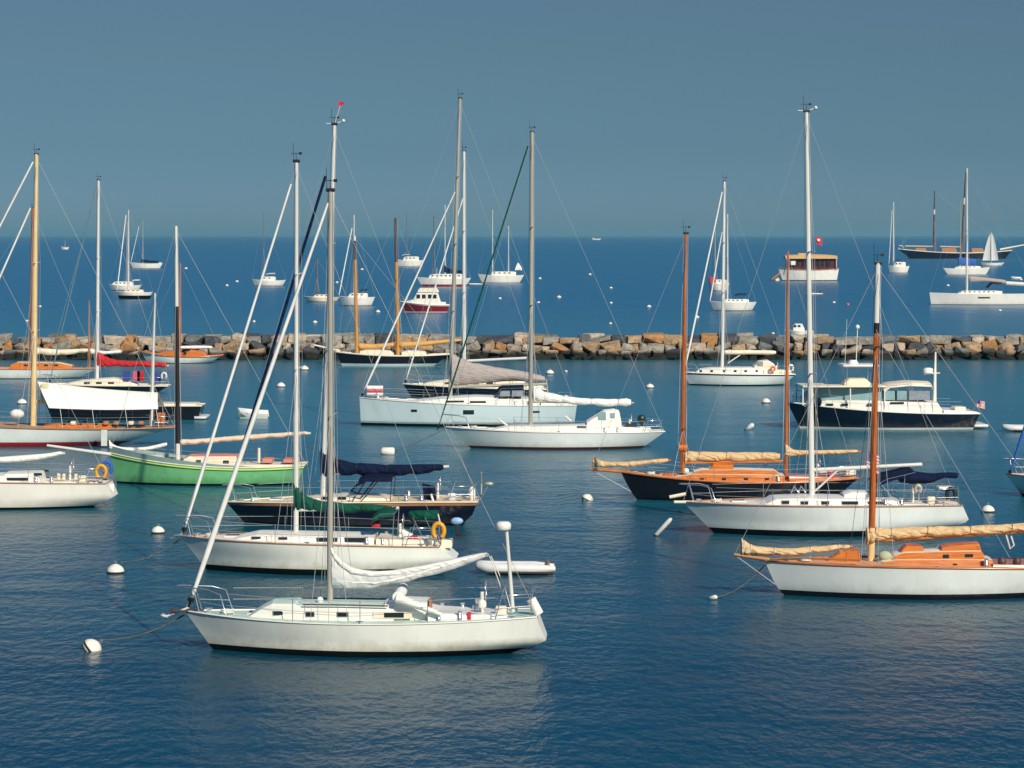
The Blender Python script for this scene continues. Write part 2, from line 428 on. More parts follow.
            for t_ in tf: pk = min(pk, 1 - .20 * math.exp(-((i - t_) / 1.3) ** 2))
            w *= pk; hq = hh * pk
            ring = []
            for j in range(K):
                a = 2 * PI * j / K
                nn = 1 + lump * 3 * (noise.noise(Vector((c.x * 2.2 + seed, math.cos(a) * 1.2, math.sin(a) * 2))))
                top = math.sin(a); wy = math.cos(a) * w * e * (1 - .35 * max(top, 0)) * nn
                ring.append((c.x, c.y + wy, c.z + top * hq * (e if e > .5 else .7) * (1 + (nn - 1) * .6) - (.02 if pk > .98 and ties else 0)))
            rows.append(ring)
        q.grid(rows, smooth=True, close=True); q.cap(rows[0]); q.cap(rows[-1], flip=True)
        o = q.build(name, m, s.e)
        if ties:
            for i in range(ties):
                c, hh = cl[tf[i]]
                w = (min(th, hh * 1.3) if hh < th else th) * .82; hh *= .82
                r = MB(); r.tube([(c.x + .03 * math.sin(a), c.y + math.cos(a) * w * 1.06, c.z + math.sin(a) * hh * 1.05) for a in [2 * PI * k / 12 for k in range(13)]], .016, 4, caps=False)
                r.build('sail_tie', tiem or ROPEW, o)
        if boom:
            b = MB(); a_, z_ = cl[0][0], cl[-1][0]
            b.tube([(a_.x, a_.y, a_.z - cl[0][1] * .7), (z_.x + .12 * (1 if z_.x > a_.x else -1), z_.y, z_.z - cl[-1][1] * .3)], boomr, 8); b.build('boom', boom, s.e)
        return o, cl
    def boomline(s, a, b, r=.06, m=ALUW, name='boom', y=0):
        q = MB(); q.tube([s.p(*a, y), s.p(*b, y)], r, 8); return q.build(name, m, s.e)
    def rails(s, ts=None, h=.6, step=1.7, t0=.10, t1=.97, pulpit=True, pushpit=True, r=.012, ext=.15, ahead=0):
        L = abs(s.xs - s.xb); sg_ = 1 if s.xs > s.xb else -1
        def P(t, sg, dz=0, k=.95): return Vector((s.XX(t, s.zsheer(t)), sg * max(s.hb * s.fd(t) * k, .03), s.zsheer(t) + dz))
        if pulpit:
            q = MB(); tt = 1.15 / L
            f = Vector((s.xb - sg_ * ext, 0, s.zb + h + .05))
            for sg in (-1, 1):
                q.tube([P(tt, sg), P(tt * .85, sg, h * .9), P(tt * .55, sg, h + .03), Vector((s.xb - sg_ * ext * .6, sg * .16, s.zb + h + .05)), f], r * 1.4, 6)
                q.tube([P(tt * .35, sg), P(tt * .2, sg, h + .04)], r * 1.2, 6)
                q.tube([P(tt * .92, sg, h * .45), P(tt * .3, sg, h * .5)], r, 6)
            q.build('pulpit', STEEL, s.e)
        if pushpit:
            q = MB(); tt = 1 - 1.1 / L; 
            for sg in (-1, 1):
                q.tube([P(tt, sg), P(tt + .02, sg, h), P(.985, sg, h), Vector((s.xs - sg_ * .06, sg * s.hb * s.wt * .5, s.zs + h))], r * 1.4, 6)
                q.tube([P(.985, sg), P(.985, sg, h)], r * 1.3, 6)
                q.tube([P(tt + .01, sg, h * .5), P(.985, sg, h * .5)], r, 6)
            e = [Vector((s.xs - sg_ * .06, sg * s.hb * s.wt * .5, s.zs + h)) for sg in (-1, 1)]
            q.tube([e[0], e[1]], r * 1.4, 6)
            q.build('stern_rail', STEEL, s.e)
        n = max(2, int(L * (t1 - t0 - 1.1 / L) / step))
        a = 1.15 / L; b = 1 - 1.1 / L
        for sg in (-1, 1):
            st = [P(a, sg)]
            for i in range(1, n):
                t = lerp(a, b, i / n); q = MB(); q.tube([P(t, sg), P(t, sg, h)], r, 5); q.build('stanchion', STEEL, s.e); st.append(P(t, sg))
            st.append(P(b, sg))
            for hh in (h, h * .5):
                q = MB(); q.tube([v + Vector((0, 0, hh * .97)) for v in st], .006, 4, caps=False); q.build('lifeline', WIRE, s.e)
    def tubepart(s, name, pts, r, m, n=6, par=None):
        q = MB(); q.tube(pts, r, n); return q.build(name, m, par or s.e)
    def boxpart(s, name, px0, py0, px1, py1, hw, m, bev=.03, y=0, par=None, pl=None):
        a = s.p(px0, py1, y - hw if pl is None else pl); b = s.p(px1, py0, y - hw if pl is None else pl)
        q = MB(); q.box(min(a.x, b.x), max(a.x, b.x), y - hw, y + hw, a.z, b.z, bev=bev); return q.build(name, m, par or s.e)
    def canopy(s, pts, hw, m, name='bimini', posts=None, th=.03, arch=.12, frame=STEEL, dz=None):
        # pts: near edge [(px,py)]
        P = [s.p(a, b, -hw) for a, b in pts]; rows = []
        for p in P: rows.append([(p.x, -hw, p.z - .08)] + [(p.x, hw * k, p.z + arch * (1 - abs(k) ** 2.2)) for k in (-.97, -.7, -.35, 0, .35, .7, .97)] + [(p.x, hw, p.z - .08)])
        q = MB(); q.grid(rows, smooth=True); q.grid([[(x, y, z - th) for x, y, z in r] for r in rows], smooth=True, flip=True)
        for r in (rows[0], rows[-1]): q.grid([r, [(x, y, z - th) for x, y, z in r]], smooth=False)
        o = q.build(name, m, s.e)
        if posts is not None:
            f = MB()
            for px, ppx in posts:
                t = s.p(px, pts[0][1], -hw); bx = s.X(ppx, -hw)
                for sg in (-1, 1):
                    zt = interp(sorted((p.x, p.z) for p in P), t.x)
                    f.tube([(bx, sg * min(hw * 1.02, s.dw(bx) * .92), s.dz(bx)), (t.x, sg * hw * .98, zt)], .016, 5)
            for sg in (-1, 1): f.tube([(p.x, sg * hw * .98, p.z) for p in P], .012, 4)
            f.tube([(P[-1].x, -hw, P[-1].z - .02), (P[-1].x, hw, P[-1].z - .02)], .014, 4)
            f.build(name + '_frame', frame, o)
        return o
    def flag(s, base, top, w=.6, h=.4, kind='us', direction=1, pole=True):
        a, b = s.p(*base), s.p(*top)
        fo = None
        if pole:
            fo = s.tubepart('flagstaff', [a, b], .014, TEAK)
        q = MB(); nx, nz = 13, 13
        for i in range(nx):
            for j in range(nz):
                pts = []
                for ii, jj in ((i, j), (i + 1, j), (i + 1, j + 1), (i, j + 1)):
                    u, v = ii / nx, jj / nz
                    pts.append((b.x + direction * u * w * .92, .07 * math.sin(u * 7 + v), b.z - v * h - u * h * .25))
                if kind == 'us': mi = 2 if (u < .38 and j < 7) else (j % 2)
                elif kind == 'red': mi = 0
                else: mi = 0
                if kind == 'us':
                    mi = 2 if (i < 5 and j < 7) else (1 if j % 2 else 0)
                base_ = len(q.v); q.v.extend(pts); q.face(range(base_, base_ + 4), mi, True)
        q.build('flag', [REDP, SAILW, BLUEP], fo or s.e)

def outboard(bt, px, py, y, m=DRUB, sc_=1.0, tilt=0):
    p = bt.p(px, py, y); q = MB()
    q.sphere((p.x, y, p.z), .2 * sc_, sc_=(1.7 if m is BLUO else 1.2, .9, 1.0 if m is BLUO else 1.2)); 
    o = q.build('outboard_motor', m, bt.e)
    l = MB(); l.box(p.x - .05, p.x + .07, y - .05, y + .05, p.z - .75 * sc_, p.z - .12, bev=.02); l.box(p.x - .04, p.x + .2, y - .015, y + .015, p.z - .85 * sc_, p.z - .68 * sc_)
    l.build('outboard_leg', DRUB if m is not DRUB else STEEL, o)
    return o
def horseshoe(bt, px, py, y, m=YELL, r=.24):
    p = bt.p(px, py, y); q = MB()
    q.tube([(p.x + r * math.sin(a) * .75, p.y, p.z + r * math.cos(a)) for a in [math.radians(-145 + 290 * k / 14) for k in range(15)]], .075, 8)
    return q.build('lifebuoy', m, bt.e)

SAILG_ = 'sailing yachts moored in the inner harbour'
FIT, FITW = [], []
# ---- A: front white sloop
b = Boat('sailing_yacht', 'nearest white sloop with radar dome on a stern pole and loosely furled white mainsail', 'sailing yacht', 365, 657.5, 2.9, -2, SAILG_)
b.hull((185, 611), 213, (537, 613), 510, 625, [OFFW, BOOT], boot=.16, sk=(547, 638), wt=.6, wtw=.3, cove=None, rail=WHITE, railr=.022, deck=DECKG)
b.cabin([(266, 603), (274, 599), (277, 597.5), (300, 597), (302, 598.5), (345, 598.5), (398, 600)], w=.56, m=WHITE, top=DECKG, front=.4)
for r_ in ((273.5, 611.5, 283, 615), (306, 612.5, 314, 616.5), (337.5, 612.5, 348, 616.5)): b.window(*r_, frame=STEEL)
b.window(373, 612, 412, 618.5, m=CREAM); 
b.window(384, 612.5, 404, 617.5, m=GLASS, off=.02)
b.cabin([(388, 598), (399, 595.5), (430, 596.5)], w=.5, name='companionway_hood', m=WHITE, front=.1)
b.cabin([(430, 606), (440, 608), (475, 610), (508, 610.5)], w=.66, name='cockpit_coaming', m=WHITE, inset=.8, crown=-.02)
for sg in (-1, 1): b.tubepart('grab_rail', [b.p(303, 604.5, -.8 ) * 1, b.p(345, 605, -.85), b.p(388, 606, -.85)] if sg < 0 else [b.p(303, 598, .8), b.p(388, 599, .85)], .02, BROWNM)
q = MB(); P0 = b.p(398, 599, -.9); P1 = b.p(441, 614, -.95)
q.tube([(P0.x - .05, -.92, P0.z + .02), (P0.x + .1, -.92, P0.z - .02), (P1.x, -1.0, P1.z)], [.13, .12, .05], 8); q.tube([(P0.x, -.9, P0.z + .05), (P0.x, .9, P0.z + .05)], .15, 9)
q.build('folded_dodger', AWN, b.e)
b.boxpart('companionway_board', 429, 600, 431, 612, .3, TEAK, bev=.01)
q = MB(); z = b.dz(b.X(480))
for sg in (-1, 1): q.tube([(b.X(477), sg * .7, z + .25), (b.X(477), sg * .7, z + .38), ], .09, 9)
q.build('winch', STEEL, b.e)
b.boxpart('red_fuel_can', 467, 613, 471, 622, .12, REDP, y=-.7)
q = MB(); q.tube([b.p(482, 607, -.2), b.p(482, 602, -.2)], .12, 10); q.sphere(b.p(482, 604, -.2), .12); q.build('compass_pedestal', WHITE, b.e)
b.mast((330, 601), (330.5, 190), r=.085, m=ALUG, spread=(.47,), stay_r=0.0065, taper=.8, gear=False, chain=.1)
b.furl((192, 597), (328, 203), r=.085, m=SAILF, rtop=.4)
# loose mainsail hanging from the boom
b.cover([(331, 545, 588), (338, 558, 588), (352, 567, 588.5), (372, 571, 588.5), (395, 569.5, 584), (425, 564.5, 577), (455, 558, 568.5), (487, 552, 557)], SAILG, th=.10, name='flaked_mainsail', lump=.16)
q = MB(); n_ = 24; pts_ = [(331, 546), (334, 553), (340, 561), (352, 569), (372, 572.5), (395, 571), (425, 566), (455, 559.5), (485, 552.5)]
q.tube([b.p(x_, y_ + 2, -.04) for x_, y_ in pts_], [.03, .05, .07, .08, .08, .075, .07, .06, .04], 8); q.tube([b.p(x_ + 2, lerp(y_, 587 - max(0, x_ - 380) * .32, .75), -.08) for x_, y_ in pts_[2:]], [.015, .02, .03, .035, .03, .03, .02], 7); q.build('sail_fold', SAILW, b.e)
q = MB(); q.tube([b.p(331, 586), b.p(489, 555)], .05, 8); q.build('boom', ALUG, b.e)
b.tubepart('mainsheet', [b.p(489.5, 556), b.p(500, 585, .05), b.p(508, 610, 0)], .014, ROPEW)
b.tubepart('mainsheet', [b.p(491, 556), b.p(504, 585, .05), b.p(511, 610, 0)], .014, ROPEW)
b.rails(h=.62, ext=.25)
pl = MB(); A_ = b.p(513, 612, -.3); B_ = b.p(506.5, 530, -.3); pl.tube([A_, B_], [.055, .045], 9); po = pl.build('radar_pole', ALUW, b.e)
q = MB(); q.tube([B_ + Vector((-.08, 0, 0)), B_ + Vector((-.08, 0, .03)), B_ + Vector((-.08, 0, .17)), B_ + Vector((-.08, 0, .22))], [.16, .2, .2, .14], 16); q.build('radar_dome', WHITE, po)
q = MB(); c = b.p(539, 614, -.5); q.tube([c, b.p(531, 599, -.5)], [.13, .13], 10); q.build('rolled_raft_cover', AWN, b.e)
q = MB(); p0 = b.p(185, 612); q.box(p0.x - .35, p0.x + .5, -.09, .09, p0.z, p0.z + .06, bev=.02); q.tube([(p0.x - .35, -.07, p0.z + .02), (p0.x - .35, .07, p0.z + .02)], .06, 8)
q.build('bow_roller', BROWNM, b.e)
q = MB(); q.tube([p0 + Vector((-.5, 0, -.12)), p0 + Vector((.1, 0, .12))], .03, 6); q.tube([p0 + Vector((-.62, -.14, -.06)), p0 + Vector((-.5, 0, -.14)), p0 + Vector((-.62, .14, -.06))], [.01, .06, .01], 6); q.build('anchor', RUBB, b.e)
for xx, hh in ((318, 565), (322, 560)):
    pass
q = MB(); q.sphere(b.p(320, 600, -.3), .09); q.build('deck_vent', WHITE, b.e)

FIT.append(b)
# ---- B: white sloop with the green sail cover
b = Boat('sailing_yacht', 'white sloop with dark green sail cover, green canopy roll and yellow lifebuoy at the stern', 'sailing yacht', 320, 575.5, 3.1, -2, SAILG_)
b.hull((180, 536), 207, (441, 544), 436, 545, [OFFW, BOOT], boot=.20, sk=(458, 557), wt=.68, wtw=.4, rail=TEAK, railr=.024)
b.cabin([(247, 532.5), (262, 529.5), (300, 530), (345, 531), (378, 531.5)], w=.62, m=WHITE, top=DECKW, front=.4)
for r_ in ((252, 537, 260.5, 539), (279, 537.5, 287, 539.5), (317, 538, 337, 541.5), (345, 538, 366, 542)): b.window(*r_, frame=STEEL)
b.cabin([(379, 535), (410, 536.5), (436, 537)], w=.68, name='cockpit_coaming', m=CREAM, inset=.8, crown=-.02)
b.mast((296, 530), (296.5, 161), r=.085, m=ALUW, spread=(.45, .7), stay_r=0.0065)
b.furl((185, 527), (291, 184), r=.06, m=SAILF, rtop=.6)
b.cover([(293.5, 481, 511), (298, 486, 511), (307, 495, 510), (322, 500, 511.5), (350, 502.5, 512.5), (375, 504, 511.5), (394, 506, 510.5)], GREENC, th=.17, lump=.09, ties=6, tiem=DARKM)
q = MB(); q.tube([b.p(296, 510), b.p(399, 508)], .055, 8); q.build('boom', ALUW, b.e)
b.rails(h=.62, ext=.2)
b.canopy([(372, 520), (380, 514.5), (394, 513.5)], 1.1, GREENC, name='dodger', posts=[(394, 392)])
q = MB(); c0 = b.p(409, 515); c1 = b.p(439, 514.5)
q.tube([c0 + Vector((0, -.2, 0)), c0 + Vector((.05, -.2, 0)), c1 + Vector((0, -.2, 0))], [.1, .17, .17], 10)
o = q.build('bimini_roll', GREENC, b.e)
for px in (412, 424, 438): b.tubepart('bimini_frame', [b.p(px, 516, -.3), b.p(px + (12 if px < 430 else 3), 540, -1.0)], .015, STEEL)
q = MB(); q.tube([b.p(438, 514, -.8), b.p(444, 538, -.9)], .025, 6); q.build('stern_arch', ALUW, b.e)
horseshoe(b, 438.5, 531, -1.15)
outboard(b, 457, 521, -.5, BLUO, .6)
b.boxpart('red_bag', 371, 522, 380, 528, .2, REDP, bev=.06, y=-.6)
q = MB(); q.tube([b.p(402, 530, -.6), b.p(408, 538, -.6)], [.05, .22], 8); q.build('steering_pedestal', WHITE, b.e)
b.boxpart('swim_ladder', 441, 540, 452, 548, .3, CREAM, bev=.03)
q = MB(); p0 = b.p(180, 536); q.box(p0.x - .2, p0.x + .5, -.08, .08, p0.z, p0.z + .05, bev=.02); q.tube([p0 + Vector((-.3, 0, -.1)), p0 + Vector((.1, 0, .1))], .04, 6); q.build('anchor', STEEL, b.e)

FIT.append(b)
# ---- C: navy sloop behind
b = Boat('sailing_yacht', 'black hulled sloop with navy sail cover and navy dodger behind the green covered sloop', 'sailing yacht', 350, 527, 3.1, -1, SAILG_)
b.hull((226, 502), 245, (478, 500), 462, 503, [NAVY, BOOT, NAVY, TEAK], boot=.08, cove=True, wt=.62, wtw=.4, rail=CREAM, railr=.03, deck=DECKC, sk=(473, 513))
b.cabin([(300, 497), (318, 494), (350, 492.5), (385, 493.5), (393, 495)], w=.6, m=CREAM, front=.5)
for x in (322, 338): b.window(x, 497, x + 8, 499.5, frame=STEEL)
b.cabin([(393, 498), (440, 500)], w=.66, name='cockpit_coaming', m=CREAM, inset=.8, crown=-.02)
par, A_, B_ = b.mast((323, 493), (334.5, 124), r=.10, m=ALUW, spread=(.4, .68), stay_r=0.0065, gear=True)
b.furl((226.5, 499.5), (325.5, 176), r=.06, m=NAVYC, rtop=.9)
q = MB(); t = B_; q.tube([t, t + Vector((.22, 0, .7))], .012, 5); q.build('flag_halyard', ROPEW, par)
q = MB(); q.grid([[t + Vector((.14 + .22 * u, .02 * math.sin(u * 5), .85 - v * .22 * (1 - u * .6))) for v in (0, .5, 1)] for u in (0, .33, .66, 1)]); q.build('burgee', REDP, par)
b.cover([(320.5, 447, 476), (326, 452, 476), (335, 457, 475), (355, 462, 475), (390, 464, 475.5), (420, 463.5, 474), (444, 464, 469)], NAVYC, th=.19, lump=.09, ties=7, tiem=DARKM)
q = MB(); q.tube([b.p(322, 474), b.p(449, 466.5)], .055, 8); q.build('boom', ALUW, b.e)
q = MB()
c = b.canopy([(358, 483), (366, 479), (392, 479)], 1.15, NAVYC, name='dodger', posts=[(366, 352), (380, 360), (392, 390)], frame=DARKM)
for sg in (-1, 1):
    q = MB(); q.tube([b.p(351, 491, sg * 1.1), b.p(362, 480, sg * 1.1)], .04, 6); q.tube([b.p(363, 495, sg * 1.1), b.p(374, 481, sg * 1.1)], .04, 6); q.tube([b.p(351, 491, sg * 1.1), b.p(364, 495, sg * 1.1)], .03, 6)
    q.build('dodger_side', NAVYC, c)
q = MB(); q.grid([[b.p(lerp(422, 435, u) + v * 2, lerp(483, 500, v) + u * 3, -.6 + .1 * math.sin(u * 6)) for v in (0, .3, .6, 1)] for u in (0, .25, .5, .75, 1)]); q.grid([[b.p(lerp(422, 435, u) + v * 2, lerp(483, 500, v) + u * 3, -.3 + .1 * math.sin(u * 6)) for v in (0, .3, .6, 1)] for u in (0, .25, .5, .75, 1)], flip=True)
q.build('outboard_cover', NAVYC, b.e)
b.tubepart('outboard_bracket', [b.p(431, 494, -.7), b.p(434, 504, -.7)], .05, WHITE)
b.rails(h=.6)
q = MB(); q.sphere(b.p(472, 494, -.3), .17, sc_=(.8, .8, 1.8)); q.build('fender', WHITE, b.e)
wg = b.tubepart('wind_generator_pole', [b.p(478, 504, 0), b.p(489, 484, 0)], .025, STEEL)
q = MB(); c = b.p(489, 484, 0); q.sphere(c, .11, sc_=(1.6, .8, .8))
for k in range(3):
    a = k * 2.094 + .4; q.box(-.02, .02, -.05, .05, 0, .5, rot=Matrix.Rotation(a, 3, 'X'), at=c + Vector((-.28, 0, 0)))
q.build('wind_generator', ALUG, wg)

FIT.append(b)
# ---- D: white sloop with cream cover
b = Boat('sailing_yacht', 'pale sloop with white windowed dodger, dark green furled jib and cream covered boom', 'sailing yacht', 556, 450, 3.0, 1, SAILG_)
b.hull((446, 427), 471, (664, 431), 641, 433, [PALEH, DRED], boot=.14, wt=.42, wtw=.2, rail=WHITE, railr=.03, tm=.5)
b.cabin([(497, 427), (510, 424.5), (545, 424), (580, 423.5), (602, 421)], w=.55, m=WHITE, front=.5)
b.window(577, 426, 586, 428); b.window(588, 425.5, 597, 428)
b.cabin([(586, 420), (596, 414), (603, 409.5), (613, 408.5), (618, 410), (620, 420)], w=.6, m=AWN, name='dodger', front=.2)
b.window(598, 412, 606, 420, m=GLASST, name='dodger_window'); b.window(610, 413, 615, 418, m=GLASST, name='dodger_window')
b.cabin([(620, 426), (650, 427)], w=.66, name='cockpit_coaming', m=WHITE, inset=.8, crown=-.02)
b.mast((530.5, 424), (532, 132), r=.12, m=ALUG, spread=(.42, .68), stay_r=0.0084, taper=.85)
b.furl((439, 425), (528, 146), r=.045, m=GREENC, rtop=.9)
b.cover([(533, 384, 402), (538, 388, 401), (552, 393, 402), (575, 397, 404), (605, 398.5, 406), (631, 398, 406)], SAILW, th=.18, lump=.08, ties=5)
q = MB(); q.tube([b.p(531, 402), b.p(634, 403)], .06, 8); q.build('boom', ALUG, b.e)
b.rails(h=.6, step=2)
outboard(b, 641.5, 419, -.3, mat('dark_green_cowl', (.008, .03, .02), .4), .95)
b.boxpart('cockpit_locker', 626, 424, 637, 429, .3, DRUB)
for x0, y0, x1, y1 in ((498, 419, 508, 426), (565, 416, 571, 421)): b.tubepart('deck_hatch', [b.p(x0, y0), b.p(x1, y1)], .06, RUBB)

FIT.append(b)
# ---- E: long pale blue yacht
b = Boat('sailing_yacht', 'long pale blue hulled plumb bow yacht with taupe sail cover and square dark hull windows', 'sailing yacht', 467, 427, 3.9, 2, SAILG_)
b.hull((359.5, 397.5), 361, (575, 404), 573, 405, [PALEB, BOOT, mat('grey_stripe_paint', (.30, .36, .38), .4)], boot=.16, stripe=.10, wt=.85, wtw=.6, rail=WHITE, railr=.03, pd=2.0, deck=DECKW)
b.cabin([(415, 399.5), (440, 396.5), (475, 394.5), (520, 396), (545, 399)], w=.62, m=WHITE, front=.8, crown=.08)
b.window(447, 400.5, 464, 402.5); b.window(470, 401, 486, 403)
for r_ in ((411, 410, 417, 412.5), (463, 410, 474, 414.5), (533, 411, 540, 413)): b.hull_port(*r_)
b.cabin([(540, 400), (570, 402)], w=.75, name='cockpit_coaming', m=WHITE, inset=.85, crown=-.02)
b.mast((450, 396), (460, 98), r=.13, m=ALUG, spread=(.3, .52, .74), stay_r=0.0084)
b.furl((363, 393), (455, 192), r=.07, m=SAILF, rtop=.5)
b.cover([(451, 352, 386), (456, 355, 386), (468, 361, 384.5), (490, 366, 382.5), (515, 370, 381), (545, 376, 382)], TAUPE, th=.32, lump=.07)
q = MB(); q.tube([b.p(450, 387), b.p(547, 384)], .09, 8); q.tube([b.p(546, 379), b.p(548, 394)], .05, 6); q.build('boom', ALUG, b.e)
b.canopy([(497, 394), (502, 388.5), (524, 388)], 1.4, NAVYC, name='dodger', posts=[(500, 496), (512, 512), (523, 527)], frame=STEEL)
for a, c in ((500, 510), (512, 523)):
    b.boxpart('dodger_window', a, 389.5, c, 396.5, 1.36, CLEARV, bev=.01)
b.rails(h=.6, step=2.2)
for k in (0, 1):
    q = MB(); p0 = b.p(367, 391 - k * 0, 0); 
q = MB(); q.tube([b.p(367, 393.5, -.3), b.p(383, 393.5, -.3)], .16, 8); q.tube([b.p(367, 388, -.3), b.p(383, 388, -.3)], .14, 8); o = q.build('rolled_paddleboard', WHITE, b.e)
q = MB(); q.tube([b.p(367, 390.8, -.35), b.p(383, 390.8, -.35)], .14, 8); q.build('board_stripe', PINKC, o)

FIT.append(b)
# ---- F: dark hull behind E
b = Boat('sailing_yacht', 'navy hulled sloop with tall white mast and white deck behind the long pale blue yacht', 'sailing yacht', 474, 399, 3.1, 1, SAILG_)
b.hull((403, 384), 412, (546, 389), 538, 388, [NAVY, BOOT], boot=.1, wt=.6, wtw=.4, rail=CREAM, railr=.05)
b.cabin([(428, 382), (448, 379), (475, 377), (515, 378.5), (525, 381)], w=.62, m=CREAM, top=DECKW, front=.6)
for x in (445, 458, 472, 486): b.window(x, 382, x + 7, 384)
b.mast((464, 377), (464, 151), r=.14, m=ALUW, spread=(.4, .66), stay_r=0.0094)
b.furl((406, 380), (463, 198), r=.06, m=SAILF, rtop=.7)
b.boomline((464, 361), (527, 358), .09, ALUW)
b.canopy([(492, 379), (498, 374), (512, 374)], 1.1, BLUEC, name='dodger', posts=[(498, 494), (511, 514)])
b.cabin([(526, 383), (543, 385)], w=.7, name='cockpit_coaming', m=WHITE, inset=.8, crown=-.02)
b.rails(h=.6, step=2.2)

FIT.append(b)
# ---- G: black ketch with varnished spars
b = Boat('wooden_ketch', 'black hulled wooden ketch with two varnished orange masts, tan sail covers and varnished cabin sides', 'sailing yacht', 740, 502, 2.9, 2, SAILG_)
b.hull((621, 472), 637, (856, 477), 832, 483, [BLACK, BOOT], boot=.06, wt=.45, wtw=.2, rail=VARN, railr=.045, deck=DECKC, pb=.8)
b.cabin([(664, 477), (690, 471.5), (740, 471.5), (780, 472.5)], w=.6, m=VARN, top=CREAM, front=.1, name='lower_cabin')
for x in (700, 722, 744, 765): b.window(x, 478, x + 4, 480)
b.cabin([(692, 470), (700, 468), (740, 467.5), (772, 468.5), (778, 473)], w=.4, m=VARN, top=CREAM, name='cabin_roof', front=.1)
b.cabin([(709, 466), (712, 463), (731, 463), (732, 468)], w=.3, m=VARN, name='skylight', front=.1)
b.cabin([(786, 474), (820, 475), (850, 477)], w=.68, m=VARN, name='cockpit_coaming', inset=.8, crown=-.02)
b.cabin([(660, 477), (664, 473), (676, 473), (678, 478)], w=.3, m=VARN, name='hatch')
b.mast((682, 474), (686, 233), r=.10, m=VARNM, spread=(.2,), stay_r=0.0075, taper=.55, fore_to=b.p(592, 467), back=False, gear=False)
b.mast((786, 474), (788, 251), r=.075, m=VARNM, spread=(), stay_r=0.0075, taper=.5, fore=False, name='mizzen_mast', vane=False, aft_to=b.p(855, 476))
b.tubepart('bowsprit', [b.p(630, 472.5), b.p(590, 469)], [.07, .05], VARN, 8)
b.tubepart('bobstay', [b.p(592, 470), b.p(632, 492)], .012, WIRE, 4)
b.cover([(592, 455, 468), (596, 458, 467), (605, 461, 467), (630, 461, 466.5), (668, 457.5, 462)], TAN, th=.13, name='jib_cover', lump=.09, boom=VARN, boomr=.04, ties=4, tiem=TAN)
b.cover([(684, 450, 464), (695, 451, 461), (730, 451.5, 461), (780, 452, 460)], TAN, th=.17, lump=.08, ties=4, tiem=TAN)
b.boomline((684, 463), (783, 461), .06, VARN)
b.cover([(785, 442, 458), (789, 446, 457), (797, 450, 455.5), (830, 450, 454.5), (858, 449.5, 453)], TAN, th=.12, name='mizzen_cover', lump=.08, boom=VARN, boomr=.04)
q = MB(); q.tube([b.p(679, 448), b.p(687, 448)], .16, 8); q.tube([b.p(681, 473), b.p(681, 452)], .03, 6); q.build('mast_collar', VARN, b.e)
q = MB(); q.sphere(b.p(686, 471, -.4), .13); q.build('sail_bag', CREAM, b.e)
b.rails(h=.55, step=2.4, pulpit=False)
# pale lettering plate on the bow, too small to read in the photo
b.boxpart('cabin_chest', 846, 470, 856, 475, .3, WHITE)
b.cover([(818, 470, 474), (836, 467.5, 472), (858, 466, 470)], SAILW, th=.25, name='stowed_dinghy', lump=.02)

FITW.append(b)
# ---- H: white sloop with the tallest mast on the right
b = Boat('sailing_yacht', 'white sloop with tall white mast, bare white boom and navy canopy, between two wooden boats', 'sailing yacht', 825, 537, 3.3, 2, SAILG_)
b.hull((683, 502), 714, (957, 503), 925, 507, [PALEH, BOOT, BOOT, TEAK], boot=.22, cove=None, sk=(965, 519), wt=.66, wtw=.4, rail=TEAK, railr=.028)
b.cabin([(762, 499), (770, 494.5), (800, 493), (845, 494), (890, 496), (900, 502)], w=.62, m=WHITE, front=.35)
for r_ in ((782, 501, 789, 504), (801, 501.5, 808, 504.5), (821.5, 501.5, 829, 504.5), (842, 501.5, 858, 504.5), (868, 501.5, 883, 504.5)): b.window(*r_, frame=STEEL)
b.cabin([(885, 500.5), (925, 501.5), (950, 502)], w=.68, name='cockpit_coaming', m=WHITE, inset=.8, crown=-.02)
b.cabin([(840, 492), (847, 489.5), (866, 490), (868, 494)], w=.35, m=WHITE, name='sliding_hatch')
b.mast((812, 494), (806.5, 111), r=.11, m=ALUW, spread=(.33, .64), stay_r=0.0075, gear=True)
b.boomline((813, 470), (922, 464.5), .075, ALUW)
b.tubepart('boom_vang', [b.p(815, 491), b.p(838, 470)], .04, ALUW)
b.canopy([(878, 484), (888, 479), (905, 475), (915, 472.5)], 1.2, NAVYC, name='bimini', posts=[(880, 900), (905, 903)], arch=.1)
b.cover([(898, 470, 482), (913, 471, 484), (930, 473, 483), (944, 472.5, 478), (958, 472.5, 478.5)], NAVYC, th=.4, name='mainsail_cover', lump=.05)
b.rails(h=.62, ext=.15, step=1.8)
q = MB(); q.box(b.X(935), b.X(950), -.8, -.2, b.p(940, 487).z, b.p(940, 485).z, bev=.02); o = q.build('solar_panel', WHITE, b.e)
b.tubepart('radar_pole', [b.p(919, 502), b.p(919, 488)], .03, STEEL); horseshoe(b, 918, 489, -.4, ALUG, .13); horseshoe(b, 951, 494, -1., DRUB, .2)
b.flag((862, 478, 0), (867, 450, 0), .5, .75)
q = MB(); p0 = b.p(683, 502); q.box(p0.x - .35, p0.x + .4, -.1, .1, p0.z - .04, p0.z + .05, bev=.03); q.build('bow_roller', CREAM, b.e)
q = MB(); q.tube([p0 + Vector((-.5, 0, .18)), p0 + Vector((.1, 0, .3))], .07, 6); q.build('anchor', CREAM, b.e)
q = MB()
for k in range(2): q.tube([b.p(791 + k * 7, 493), b.p(794 + k * 7, 486), b.p(799 + k * 7, 493)], .03, 6)
q.build('dorade_guard', STEEL, b.e)

FIT.append(b)
